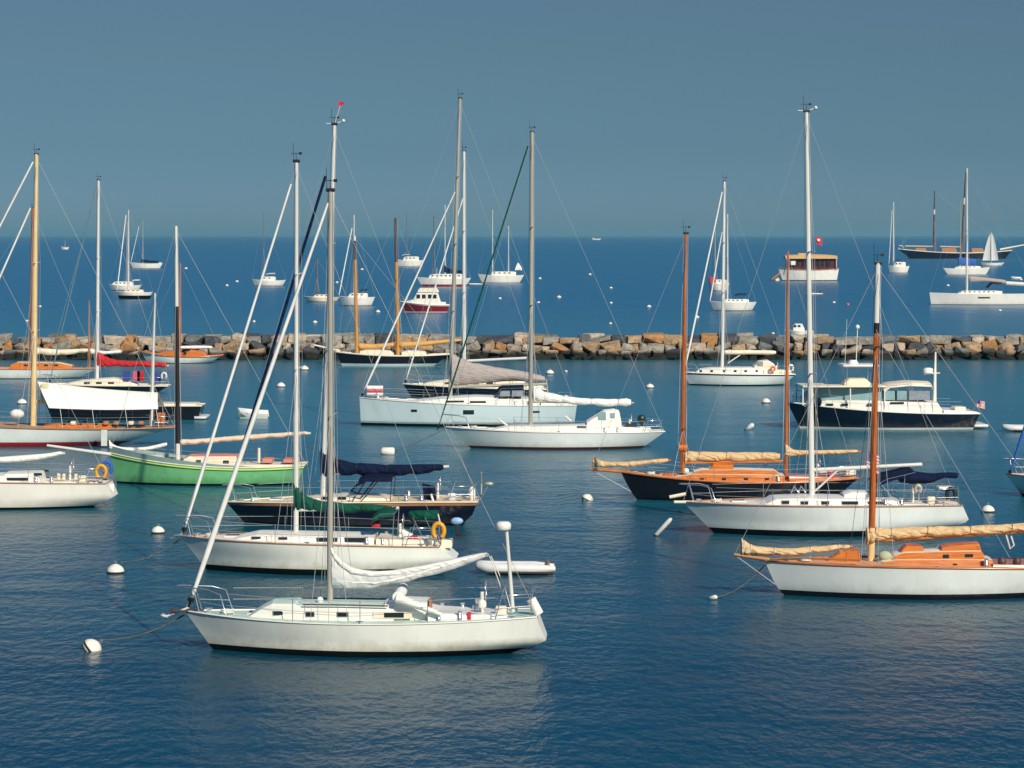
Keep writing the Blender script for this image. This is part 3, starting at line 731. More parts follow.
# ---- I: near right wooden yacht
b = Boat('wooden_yacht', 'white hulled yacht with orange varnished cabins and white topped wooden mast, nearest at the right', 'sailing yacht', 925, 600, 3.0, 2, SAILG_)
b.hull((765, 561), 784, (1090, 566), 1062, 568.5, [PALEH, BLACK], boot=.17, wt=.45, wtw=.25, rail=VARN, railr=.035, deck=mat('salmon_deck', (.62, .34, .2), .6), pb=.7)
b.cabin([(876, 557), (890, 555), (930, 554.5), (984, 555)], w=.52, m=VARN, top=CREAM, front=.1, name='lower_cabin')
b.window(953, 563.5, 957, 568)
b.cabin([(890, 552), (899, 549), (960, 547.5), (975, 547.5), (978, 551)], w=.38, m=VARN, top=CREAM, name='deckhouse', front=.3)
b.window(943, 554.5, 949, 558); b.window(965, 554, 973, 557)
b.cabin([(900, 546), (903, 543.5), (918, 544), (921, 548)], w=.24, m=VARN, name='skylight', front=.4)
b.cabin([(938, 545), (945, 543), (975, 541), (977, 547)], w=.26, m=VARN, name='companionway_hood', front=.3)
b.cabin([(986, 560), (1020, 561), (1060, 563)], w=.66, m=VARN, name='cockpit_coaming', inset=.8, crown=-.02)
b.cabin([(830, 556), (838, 551), (856, 548), (858, 557)], w=.25, m=VARN, name='forward_hatch', front=.2)
for f_ in (0, 1): pass
par, A_, B_ = b.mast((871, 562), (878, 263), r=.105, m=VARNM, spread=(.72,), splits=[(0, .07, PALEW), (.07, .765, VARNM), (.765, .80, DARKM), (.80, 1, ALUW)], stay_r=0.0075, taper=.75, fore_to=b.p(736, 552), sw=.8)
b.tubepart('bowsprit', [b.p(775, 560.5), b.p(734, 554.5)], [.075, .05], TEAK, 8)
b.tubepart('bobstay', [b.p(736, 556), b.p(776, 585)], .012, WIRE, 4)
b.cover([(741, 536, 556), (746, 541, 555), (757, 545.5, 555), (790, 547.5, 555.5), (825, 545, 551.5), (850, 544, 548)], TAN, th=.15, name='jib_cover', lump=.10, ties=5, tiem=ROPEW, boom=TEAK, boomr=.04)
b.cover([(866, 526, 545), (872, 526, 543), (885, 527, 540), (925, 526, 537), (975, 525, 535), (1030, 522, 532), (1085, 520, 528)], TAN, th=.22, lump=.09, ties=7, tiem=TAN)
b.boomline((872, 541), (1092, 527), .06, VARN)
q = MB(); q.sphere(b.p(885, 556, -.3), .19, sc_=(1.1, .9, .8)); q.build('sail_bag', mat('sage_canvas', (.42, .46, .30), .8), b.e)
for px in (1002, 1017): q = MB(); q.sphere(b.p(px, 562, -.7), .13, sc_=(1, 1, 1.2)); q.build('winch', BROWNM, b.e)
q = MB(); q.tube([b.p(1006, 535, 0), b.p(1010, 549, 0), b.p(1014, 545, 0), b.p(1011, 536, 0)], .03, 6); q.build('mainsheet_block', RUBB, b.e)
b.tubepart('running_backstay', [b.p(876, 330, -.2), b.p(1010, 558, -1.2)], .006, WIRE, 4)
q = MB(); 
for sg in (-1, 1): q.tube([b.p(770, 559, sg * .2), b.p(800, 558, sg * .6), b.p(860, 560, sg * 1.0)], .03, 5)
q.build('spare_spar', TEAK, b.e)

FITW.append(b)
# ---- J: navy motor yacht on the right
b = Boat('motor_yacht', 'navy hulled motor yacht with white house, cream bimini and hardtop, flag on its stern', 'motor yacht', 880, 430, 3.6, 2)
b.hull((787, 402), 800, (974, 412), 968, 412, [NAVY, ALUW], boot=.12, wt=.9, wtw=.85, rail=WHITE, railr=.05, tm=.55, pw=1.5)
b.cabin([(812, 402), (822, 398.5), (870, 398), (930, 400), (936, 410)], w=.78, m=WHITE, top=DECKW, front=.6)
for x in (826, 841, 867): b.window(x, 403.5, x + 7, 406)
b.window(890, 402, 904, 404)
P_, main_cab = b.lastcab
b.cabin([(800, 396), (812, 386), (874, 386), (880, 394)], w=.66, m=GLASST, name='windscreen', base=b.dz(b.X(840)) + .25, wmax=1.4, inset=.93)
zt = b.p(835, 387.5, -1.4).z
q = MB(); q.box(b.X(799), b.X(882), -1.5, 1.5, zt, zt + .1, bev=.04); q.build('house_roof', CREAM, b.e)
q = MB(); 
for px in (799, 846, 880):
    for sg in (-1, 1): q.box(b.X(px) + .0, b.X(px) + .07, sg * 1.36 - .04, sg * 1.36 + .04, b.dz(b.X(840)) + .2, zt, bev=.015)
q.build('window_mullions', WHITE, b.e)
b.cabin([(842, 380), (846, 377.5), (862, 377.5), (868, 383)], w=.5, m=CREAM, name='flybridge_console', base=zt + .05, wmax=.9, front=.2)
zt2 = b.p(856, 366, -1.0).z
q = MB(); q.box(b.X(840), b.X(876), -1.1, 1.1, zt2 - .06, zt2 + .08, bev=.06); ht = q.build('hardtop', WHITE, b.e)
q = MB()
for px in (844, 870):
    for sg in (-1, 1): q.tube([(b.X(px), sg * .95, zt + .05), (b.X(px + 1), sg * .9, zt2)], .025, 6)
q.build('hardtop_frame', STEEL, ht)
q = MB(); q.tube([(b.X(853), 0, zt2 + .05), (b.X(853), 0, zt2 + .15), (b.X(853), 0, zt2 + .3)], [.3, .3, .2], 14); q.build('radar_dome', WHITE, ht)
q = MB(); q.tube([(b.X(856), 0, zt2), (b.X(857.5), 0, b.p(857, 328).z)], .025, 6); q.sphere((b.X(857.5), 0, b.p(857, 327).z), .13); q.build('light_mast', WHITE, ht)
q = MB(); q.tube([(b.X(846), .4, zt2), (b.X(848), .4, zt2 + 2.6)], .012, 5); q.build('whip_antenna', WHITE, ht)
bm = b.canopy([(884, 391), (890, 386), (910, 384), (932, 385), (933, 389)], 1.35, CREAM, name='bimini', posts=[(886, 884), (908, 908), (931, 933)], arch=.15)
for a, c in ((884, 895), (897, 907), (909, 930)): b.boxpart('side_curtain', a, 391, c, 400, 1.3, CLEARV if a > 900 else GLASST, bev=.01)
q = MB(); q.box(b.X(913), b.X(921), -.7, -.1, b.p(917, 401).z, b.p(917, 392).z, bev=.08); q.build('helm_seat', NAVYC, b.e)
mp = b.tubepart('signal_mast', [b.p(934.5, 404), b.p(935.5, 352)], [.12, .05], WHITE, 8)
q = MB(); q.tube([b.p(924, 374), b.p(940, 373)], .035, 6); q.tube([b.p(928, 373) + Vector((0, 0, 0)), b.p(928, 373) + Vector((0, 0, .25)), b.p(928, 373) + Vector((0, 0, .3))], [.28, .28, .15], 12); q.build('radar_scanner', WHITE, mp)
b.cabin([(938, 408), (972, 410)], w=.9, name='aft_coaming', m=WHITE, inset=.93, crown=-.03)
q = MB(); z0 = .12; q.box(b.X(966), b.X(984), -1.3, 1.3, z0, z0 + .15, bev=.05); q.build('swim_platform', WHITE, b.e)
b.flag((974, 410, 0), (977, 399.5, 0), .5, .45, direction=1)
b.rails(h=.7, step=2, pushpit=False, ext=0)
q = MB(); q.sphere(b.p(815, 401, -1.2), .16, sc_=(1, 1, 1.8)); q.sphere(b.p(819, 402, -1.3), .16, sc_=(1, 1, 1.6)); q.build('fender', NAVYC, b.e)
b.boxpart('cockpit_seat', 955, 407, 966, 411, .6, CREAM)

# ---- L: bow at the right edge
b = Boat('sailing_yacht', 'bow of a pale grey boat with blue furled jib poking in at the right edge', 'sailing yacht', 1050, 500, 3.0, -28, SAILG_)
b.hull((1006, 474), 1022, (1210, 476), 1195, 480, [OFFW, BOOT], boot=.1, rail=TEAK, wt=.7)
b.furl((1011, 470), (1082, 250), r=.075, m=BLUEC, rtop=.8)
b.mast((1088, 474), (1088, 150), r=.1, m=ALUW, shrouds=False)
b.cabin([(1070, 468), (1130, 466), (1150, 468)], w=.6, m=WHITE, front=.3)
b.rails(h=.6)

# ---- N: white sloop on the right near the breakwater
b = Boat('sailing_yacht', 'white sloop with dark rail and white boom before the breakwater, beside the navy motor yacht', 'sailing yacht', 740, 386, 2.9, 1, SAILG_)
b.hull((683, 372.5), 690, (794, 374), 782, 374.5, [PALEH, BOOT, BOOT, DARKM], boot=.1, cove=True, rail=WHITE, railr=.04, wt=.6)
b.cabin([(699, 368.5), (710, 367), (745, 366.5), (765, 367)], w=.62, m=WHITE, front=.3)
for x in (699, 710, 722.5, 733.5, 744, 755): b.window(x + .5, 370, x + 3, 372)
b.cabin([(752, 365), (757, 360.5), (766, 359.5), (772, 363), (775, 368)], w=.6, m=CREAM, name='dodger'); b.window(757, 361.5, 763, 366, m=CLEARV, name='dodger_window')
b.cabin([(772, 369), (790, 370)], w=.7, m=CREAM, name='cockpit_coaming', inset=.8, crown=-.02)
b.mast((722, 367), (724.5, 181), r=.13, m=ALUW, spread=(.42, .68), stay_r=0.0094)
b.furl((685, 368), (722, 192), r=.08, m=SAILF, rtop=.7)
b.cover([(724, 350, 354.5), (750, 350, 354.5), (776, 350.5, 354.5)], CREAM, th=.16, name='boom_cover', lump=.04)
b.tubepart('boom_vang', [b.p(728, 363), b.p(740, 355)], .05, ALUW)
b.rails(h=.6, step=2)
horseshoe(b, 773, 369, -1.1, ORNG, .17); horseshoe(b, 791, 368, 0, WHITE, .22)

FIT.append(b)
# ---- O: big classic yacht on the left with an awning
b = Boat('classic_yawl', 'large white classic yacht with red bottom stripe, pale wood mast and white boom awning', 'sailing yacht', 30, 447, 3.6, -1, SAILG_)
b.hull((-120, 418), -98, (175, 427), 118, 428.5, [PALEH, REDB], boot=.24, wt=.3, wtw=.12, rail=TEAK, railr=.045, deck=mat('red_brown_deck', (.44, .31, .21), .6), tm=.5)
b.cabin([(48, 424), (60, 422), (110, 422.5), (118, 425)], w=.5, m=VARN, top=TEAK, front=.1)
for x in (62, 78, 94): b.window(x, 423, x + 4, 424.5)
b.mast((33, 422), (36.5, 154), r=.15, m=PALEW, spread=(.35, .6), stay_r=0.0094, taper=.6, gear=False)
b.mast((151.5, 423), (155, 293), r=.07, m=ALUW, spread=(), stay_r=0.0075, fore=False, name='mizzen_mast', vane=False)
b.furl((-95, 410), (33, 162), r=.055, m=SAILF, rtop=.9); b.furl((-60, 412), (30.5, 208), r=.055, m=SAILF, rtop=.9)
b.boomline((36, 402), (158, 398), .09, PALEW)
# awning: ridge over the boom, sides hanging down
q = MB(); rows = []
for i in range(13):
    u = i / 12; px = lerp(49, 158, u)
    ridge = b.p(lerp(38, 158, u), lerp(381, 392, u) + 1.5 * math.sin(u * PI), 0)
    e = b.p(px, lerp(408, 409, u) + 1.2 * math.sin(u * PI), -1.2)
    r = [(e.x, -1.2, e.z), (lerp(e.x, ridge.x, .5), -.8, lerp(e.z, ridge.z, .52)), (ridge.x, -.12, ridge.z - .03), (ridge.x, .12, ridge.z - .03), (lerp(e.x, ridge.x, .5), .8, lerp(e.z, ridge.z, .52)), (e.x, 1.2, e.z)]
    rows.append(r)
q.grid(rows, smooth=True); q.grid([[(x, y * .98, z - .02) for x, y, z in r] for r in rows], smooth=True, flip=True)
aw = q.build('awning', AWN, b.e)
q = MB()
for px in (60, 92, 125, 156):
    e = b.p(px, 408, -1.2); q.tube([e, (e.x + .2, -1.55, b.dz(e.x) + .1)], .015, 4); q.tube([(e.x, 1.2, e.z), (e.x, 1.5, b.dz(e.x))], .015, 4)
q.build('awning_strut', ROPEW, aw)
b.boxpart('doghouse', 40, 384, 48, 404, .5, mat('pale_yellow_canvas', (.62, .58, .36), .8), bev=.1)
for px, mm in ((103, VARN), (113, TEAK), (128, CREAM), (138, TEAK), (70, CREAM)): b.boxpart('deck_box', px, 421.5, px + 5, 425, .25, mm, y=-.6, bev=.05)
for px in (157, 161): b.boxpart('deck_chair', px, 413, px + 3, 424, .25, VARN, y=-.4)
q = MB(); q.sphere(b.p(17, 414, -.6), .32, sc_=(1.2, 1, .8)); q.build('deck_vent', WHITE, b.e)
b.boxpart('boarding_ladder', 101, 430, 107, 446, .05, RUBB, y=-1.9, bev=.01)
b.rails(h=.6, pulpit=False, step=2.6)

# ---- P: dark boat behind the awning
b = Boat('launch', 'low black launch with cream deck behind the white awning, its stern beside the black mast', 'motor boat', 125, 420, 2.8, 0)
b.hull((45, 402), 52, (203, 405), 200, 405.5, [BLACK, BOOT], boot=.05, wt=.8, wtw=.7, rail=CREAM, railr=.05, deck=DECKC)
b.cabin([(60, 401), (75, 398), (130, 398.5), (150, 402)], w=.6, m=CREAM, front=.4)
b.cabin([(150, 402.5), (198, 402.5)], w=.8, m=CREAM, name='coaming', inset=.9, crown=-.03)
q = MB(); q.box(b.X(196), b.X(208), -1.1, 1.1, .05, .2, bev=.04); q.build('swim_platform', RUBB, b.e)

# ---- Q: white sloop at the left edge
b = Boat('sailing_yacht', 'white sloop cut by the left edge with white boom and yellow lifebuoy at the stern', 'sailing yacht', -8, 510, 3.1, 0, SAILG_)
b.hull((-140, 478), -118, (109, 482), 92, 483, [WHITE, BOOT], boot=.1, wt=.6, wtw=.3, sk=(116, 496), rail=TEAK, railr=.025)
b.cabin([(-60, 473), (-40, 472), (9, 472), (12, 470.5), (44, 470), (46, 478)], w=.58, m=WHITE, front=.4)
b.window(7, 478, 28, 480.5, frame=STEEL); b.window(34, 473, 42, 475.5); b.window(-30, 478, -10, 480.5)
b.cabin([(48, 479), (100, 480)], w=.66, m=CREAM, name='cockpit_coaming', inset=.8, crown=-.02)
b.mast((-60, 474), (-60, 150), r=.09, m=ALUW, stay_r=0.0075)
b.cover([(-55, 452, 464), (0, 457, 462.5), (40, 454, 459.5), (62, 451, 454.5)], SAILW, th=.13, lump=.06, boom=ALUW, boomr=.05)
b.rails(h=.6)
horseshoe(b, 101, 472, -.9, YELL, .26); horseshoe(b, 107, 468, .4, BLUEC, .25)
b.boxpart('rudder', 109, 484, 114, 497, .06, WHITE)
for px in (57, 62, 74): b.boxpart('winch', px, 474, px + 3, 480, .1, CREAM, y=-.7)

FIT.append(b)
# ---- R: the green boat
b = Boat('gaff_cutter', 'bright green hulled boat with black lower mast, salmon cabin roof and long bowsprit', 'sailing boat', 208, 486, 2.8, -1, SAILG_)
b.hull((110, 453), 117, (306, 464), 298, 467, [GREEN, BOOT, LIME, mat('pale_mint_paint', (.46, .68, .34), .4, .1, 1)], boot=.10, wt=.62, wtw=.5, rail=CREAM, railr=.035, cove=True, deck=CREAM, pw=1.9)
# grey green bulwark forward above the green
q = MB()
for sg in (-1, 1):
    rows = []
    for i in range(20):
        t = i / 19 * .8; z = b.zsheer(t); hgt = .32 * (1 - t / .8) ** .8 + .02; x = b.XX(t, z); w = max(b.hb * b.fd(t), .02)
        rows.append([(x, sg * w, z - .02), (x - .03, sg * (w + .01), z + hgt), (x - .03, sg * max(w - .04, .004), z + hgt), (x, sg * max(w - .05, .004), z - .02)])
    q.grid(rows, smooth=False, flip=sg > 0)
q.build('bulwark', GREYG, b.e)
q = MB()
for sg in (-1, 1): q.tube([(b.XX(t, b.zsheer(t) - .05) , sg * (max(b.hb * b.fd(t), .02) + .008), b.zsheer(t) - .04 - .05) for t in [i / 20 for i in range(21)]], .035, 5)
q.build('rub_strake', LIME, b.e)
b.cabin([(188, 456), (193, 453.5), (240, 453.5), (243, 462)], w=.6, m=CREAM, top=PINKR, front=.05)
b.window(196, 460, 201, 463); b.window(223, 460.5, 229, 463.5)
b.cabin([(246, 462.5), (300, 463)], w=.8, m=CREAM, name='cockpit_coaming', inset=.9, crown=-.03)
b.cabin([(146, 457), (149, 455), (162, 455), (164, 459)], w=.4, m=CREAM, name='forward_hatch', base=b.dz(b.X(150)) + .1)
b.mast((178, 459), (176, 226), r=.10, m=DARKM, spread=(), splits=[(0, .08, ALUW), (.08, .66, DARKM), (.66, 1, ALUW)], stay_r=0.0084, taper=.7, fore_to=b.p(112, 446), vane=False)
b.tubepart('bowsprit', [b.p(122, 456), b.p(47, 445.5)], [.09, .06], ALUW, 8)
b.cover([(109, 438, 449), (113, 444, 450), (122, 447, 452), (145, 447, 450.5), (167, 442, 446)], SAILW, th=.12, name='jib_cover', lump=.08)
b.cover([(180, 439, 445), (205, 438, 443.5), (245, 434.5, 440), (285, 432, 437), (308, 431, 434.5)], mat('cream_canvas', (.74, .60, .45), .8, bump=.04), th=.14, lump=.12, boom=ALUW, boomr=.055, ties=7)
b.tubepart('tiller_post', [b.p(259, 463), b.p(259, 448)], .07, CREAM)
b.boxpart('stern_locker', 262, 459, 272, 463, .5, PINKR, bev=.03); b.boxpart('thwart', 283, 459.5, 297, 463, .6, PINKR, bev=.03)
b.rails(h=.4, pulpit=False, pushpit=False, step=3)

# ---- S, T, U on the left by the breakwater
b = Boat('sailing_yacht', 'white sloop with orange varnished cabin and orange mast at far left before the breakwater', 'sailing yacht', 35, 379, 3.0, 0, SAILG_)
b.hull((-70, 366), -55, (99, 368), 78, 369.5, [PALEH, DRED], boot=.06, wt=.35, wtw=.15, rail=VARN, railr=.04, deck=DECKC)
b.cabin([(14, 364), (20, 361.5), (60, 362), (74, 365)], w=.55, m=VARN, top=CREAM)
for x in (24, 34, 44, 54): b.window(x, 364.5, x + 4, 366)
b.mast((31, 363), (33, 208), r=.15, m=VARNM, spread=(.5,), stay_r=0.0094, taper=.7)
b.cover([(34, 347, 354), (60, 349, 355), (88, 348, 352)], CREAM, th=.2, lump=.08, boom=VARN, ties=3)
b.cover([(90, 348, 354), (104, 351, 354.5), (121, 350, 353)], SAILW, th=.14, name='mizzen_cover', lump=.08)
b.mast((89, 366), (89, 300), r=.06, m=VARNM, spread=(), stay_r=0.0075, name='mizzen_mast', vane=False, fore=False)

b = Boat('sailing_yacht', 'dark hulled sloop with bright red sail cover on its boom, moored on the left', 'sailing yacht', 110, 395, 2.9, 0, SAILG_)
b.hull((44, 384), 52, (169, 385.5), 156, 386, [NAVY, BOOT], boot=.06, wt=.6, wtw=.35, rail=CREAM, railr=.05)
b.cabin([(72, 382), (84, 379.5), (115, 377), (128, 379), (140, 383)], w=.64, m=CREAM, top=DECKW, front=.5)
for x in (84, 96, 108): b.window(x, 382, x + 6, 384)
b.mast((97, 378), (98.5, 180), r=.13, m=ALUW, spread=(.36, .62), stay_r=0.0094)
b.furl((50, 380), (96.5, 186), r=.045, m=mat('grey_green_line', (.12, .22, .26), .6), rtop=.9)
b.cover([(97, 349, 367), (101, 352, 367), (110, 358, 366.5), (125, 360.5, 366.5), (150, 361, 367), (167, 362.5, 367.5)], REDC, th=.2, lump=.09, ties=5, tiem=REDC, boom=ALUW)
for px, mm in ((123, BLUEP), (133, PINKC), (137, REDC)): b.boxpart('drying_towel', px, 371, px + 7, 381, .03, mm, y=-.9, bev=.01)
b.rails(h=.6, step=2)
horseshoe(b, 164, 376, -.6, ALUW, .22)
b.boxpart('stern_seat', 155, 372, 160, 384, .3, BLUEP, bev=.05)

b = Boat('sailing_yacht', 'white low sloop with varnished cabin close against the breakwater on the left', 'sailing yacht', 182, 363.5, 2.6, 0, SAILG_)
b.hull((141, 352), 148, (223, 355), 210, 357, [PALEH, BOOT], boot=.05, wt=.35, wtw=.15, rail=VARN, railr=.06, deck=mat('red_deck', (.4, .08, .05), .6))
b.cabin([(160, 352.5), (168, 350.5), (180, 350.5), (184, 353)], w=.6, m=VARN, name='cabin'); b.cabin([(188, 352), (192, 349.5), (205, 351), (208, 354)], w=.6, m=VARN, name='deckhouse')
b.cover([(180, 346, 349), (196, 345.5, 349), (212, 346, 348.5)], SAILW, th=.2, lump=.06)
b.mast((180, 352), (180, 262), r=.08, m=VARNM, spread=(), stay_r=0.0075, vane=False)

# ---- V: black schooner with golden masts by the breakwater
b = Boat('wooden_schooner', 'black schooner with two golden masts and long golden booms close before the breakwater rocks', 'sailing yacht', 392, 366.5, 2.8, 1, SAILG_)
b.hull((336, 352), 342, (449, 354), 434, 356, [BLACK, PALEB], boot=.22, wt=.4, wtw=.2, rail=CREAM, railr=.08, deck=DECKC)
b.cabin([(360, 351), (366, 349.5), (390, 350), (394, 353)], w=.5, m=CREAM); b.cabin([(402, 351.5), (408, 350), (425, 351), (427, 354)], w=.5, m=CREAM, name='deckhouse')
b.mast((357, 352), (354.5, 236), r=.16, m=OREGON, spread=(), stay_r=0.0094, taper=.7, splits=[(0, .8, OREGON), (.8, .96, BROWNM), (.96, 1, ALUW)], vane=False, name='foremast')
b.mast((398, 352), (395.5, 218), r=.17, m=OREGON, spread=(.55,), stay_r=0.0094, taper=.6, splits=[(0, .68, OREGON), (.68, 1, BROWNM)], vane=False, name='mainmast')
b.cover([(358, 343, 349.5), (375, 344, 349), (394, 342.5, 346.5)], mat('golden_canvas', (.66, .36, .10), .8, bump=.04), th=.25, lump=.08, name='foresail_cover')
b.cover([(399, 342, 348), (425, 341, 346), (461, 338.5, 341.5)], MATS['golden_canvas'], th=.28, lump=.08, boom=OREGON)
b.tubepart('bowsprit', [b.p(340, 351), b.p(314, 345)], [.1, .07], CREAM, 8)

def fittings(b, t_w=(.72, .78), hatch=(.2,), coil=.12, cleats=(.06, .5, .93), winch_y=.62):
    sg_ = 1 if b.xs > b.xb else -1
    def T(t, k): 
        x = b.XX(t, b.zsheer(t)); return Vector((x, k * b.hb * b.fd(t), b.zdeck(t) + .03))
    for t in cleats:
        for k in (-.9, .9):
            p = T(t, k); q = MB(); q.box(p.x - .1, p.x + .1, p.y - .02, p.y + .02, p.z + .04, p.z + .07, bev=.01); q.box(p.x - .03, p.x + .03, p.y - .015, p.y + .015, p.z - .01, p.z + .045); q.build('cleat', STEEL, b.e)
    for t in t_w:
        for k in (-winch_y, winch_y):
            p = T(t, k); q = MB(); q.tube([p, p + Vector((0, 0, .14)), p + Vector((0, 0, .15)), p + Vector((0, 0, .24))], [.08, .07, .05, .07], 10); q.build('winch', STEEL, b.e)
    for t in hatch:
        p = T(t, 0); q = MB(); q.box(p.x - .28, p.x + .28, -.26, .26, p.z, p.z + .07, bev=.03); h_ = q.build('hatch', ALUW, b.e)
        q = MB(); q.box(p.x - .22, p.x + .22, -.2, .2, p.z + .065, p.z + .078, bev=.005); q.build('hatch_pane', GLASS, h_)
    if coil:
        p = T(coil, -.35); q = MB(); q.tube([p + Vector((.16 * math.cos(a) * (1 + .04 * math.sin(a * 3.3)), .16 * math.sin(a), .02 + .006 * a)) for a in [k * .5 for k in range(40)]], .018, 5); q.build('rope_coil', ROPEW, b.e)
    p = T(.9, -.3); q = MB(); q.box(p.x - .18, p.x + .12, p.y - .12, p.y + .12, p.z, p.z + .26, bev=.05); q.build('deck_bag', random.choice([NAVYC, CREAM, REDP, RUBB]), b.e)
    p = T(.84, .1); q = MB(); q.tube([p, p + Vector((0, 0, .6))], .05, 8); q.build('steering_pedestal', WHITE, b.e)
    wz = p + Vector((.1 * sg_, 0, .62)); q = MB(); q.tube([wz + Vector((0, .3 * math.cos(a), .3 * math.sin(a))) for a in [2 * PI * k / 16 for k in range(17)]], .014, 5, caps=False)
    for k in range(3): q.tube([wz + Vector((0, .3 * math.cos(k * 1.047), .3 * math.sin(k * 1.047))), wz - Vector((0, .3 * math.cos(k * 1.047), .3 * math.sin(k * 1.047)))], .008, 4)
    q.build('steering_wheel', STEEL, b.e)
for b_ in FIT: fittings(b_)
for b_ in FITW: fittings(b_, hatch=(), t_w=(.66,))

# ------------------------------------------------------------------ small boats / dinghies
def inflatable(px, wl, length_px, label, yaw=0, m=RUBB, h=.36, motor=False, group='small dinghies and inflatables'):
    p = wpos(px, wl); L = length_px * p.y / F; bw = min(1.5, L * .42); p.y += bw * .4
    e = empty('inflatable_dinghy', p, math.radians(yaw)); tag(e, label, 'dinghy', group)
    r = h / 2; pts = []
    q = MB(); pts = [(L / 2, -bw / 2 + r, r), (L * .25, -bw / 2 + r, r), (-L * .2, -bw / 2 + r, r * 1.05), (-L * .36, -bw / 2 + r * 1.25, r * 1.2), (-L * .46, -bw * .16, r * 1.4), (-L * .47, 0, r * 1.45)]
    pts += [(x, -y, z) for x, y, z in pts[-2::-1]]
    rs = [r * .5] + [r] * 2 + [r * .95, r * .9, r * .9, r * .9, r * .95] + [r] * 2 + [r * .5]
    q.tube(pts, rs, 10); q.build('buoyancy_tube', m, e)
    q = MB(); q.box(-L * .38, L * .42, -bw / 2 + r, bw / 2 - r, .06, .1); q.build('floor', DRUB, e)
    q = MB(); q.box(L * .40, L * .43, -bw / 2 + r, bw / 2 - r, .0, h * 1.05, bev=.01); q.build('transom', TEAK, e)
    q = MB(); q.box(L * .05, L * .16, -bw / 2 + r * .8, bw / 2 - r * .8, h * .72, h * .8, bev=.01); q.build('seat', RUBB, e)
    for sg in (-1, 1):
        q = MB(); q.tube([(L * .47, sg * (bw / 2 - r * .02), r * .35), (-L * .3, sg * (bw / 2 - r * .02), r * .5)], .05, 6); q.build('rub_strake', DRUB, e)
    if motor:
        q = MB(); q.sphere((L * .46, 0, h * 1.5), .17, sc_=(1, .8, 1.3)); q.box(L * .45, L * .48, -.04, .04, -.1, h * 1.3); q.build('outboard_motor', DRUB, e)
    return e
inflatable(516, 575, 78, 'grey inflatable dinghy floating behind the boom end of the nearest sloop', 2)
inflatable(1026, 432, 44, 'light grey inflatable dinghy cut by the right edge near the navy motor yacht', 3)
inflatable(814, 295, 20, 'tiny grey inflatable behind the passenger launch', 40, motor=True)
inflatable(475, 285, 14, 'tiny white inflatable at the bow of the far sloop with a small mizzen sail', 20)

def rowboat(px, wl, length_px, label, m=WHITE, h=.5, yaw=0, inside=CREAM):
    p = wpos(px, wl); L = length_px * p.y / F; bw = min(1.6, L * .36)
    e = empty('rowing_boat', p, math.radians(yaw)); tag(e, label, 'rowing boat', 'small dinghies and inflatables')
    q = MB(); rowsL = []; rin = []
    for i in range(15):
        t = i / 14; f = (1 - (1 - t / .5) ** 2.2) if t < .5 else 1 - .35 * ((t - .5) / .5) ** 2
        w = max(bw / 2 * f, .02); z = h * (1 + .3 * (1 - t) ** 2); x = -L / 2 + L * t
        rowsL.append([(x + .15 * (1 - t), -w * .6, -.1), (x + .05 * (1 - t), -w * .9, z * .5), (x, -w, z), (x, -w * .9, z - .01), (x + .05, -w * .75, .12), (x + .05, 0, .1)])
    q.grid(rowsL, smooth=True, flip=True, mif=lambda i, j: 1 if j > 2 else 0); q.grid([[(x, -y, z) for x, y, z in r] for r in rowsL], smooth=True, mif=lambda i, j: 1 if j > 2 else 0)
    r = rowsL[-1]; q.cap([r[0], r[1], r[2], (r[2][0], -r[2][1], r[2][2]), (r[1][0], -r[1][1], r[1][2]), (r[0][0], -r[0][1], r[0][2])])
    q.build('hull', [m, inside], e)
    for t in (-.15, .2):
        q = MB(); q.box(L * t - .1, L * t + .1, -bw * .42, bw * .42, h * .62, h * .68, bev=.01); q.build('thwart', TEAK, e)
    return e
rowboat(253, 418.5, 30, 'small pale rowing boat floating between the green boat and the breakwater', PALEH)
rowboat(316, 359, 20, 'small white tender at the bow of the black schooner', WHITE)
rowboat(1016, 279, 10, 'tiny white skiff near the right edge beyond the breakwater', WHITE)

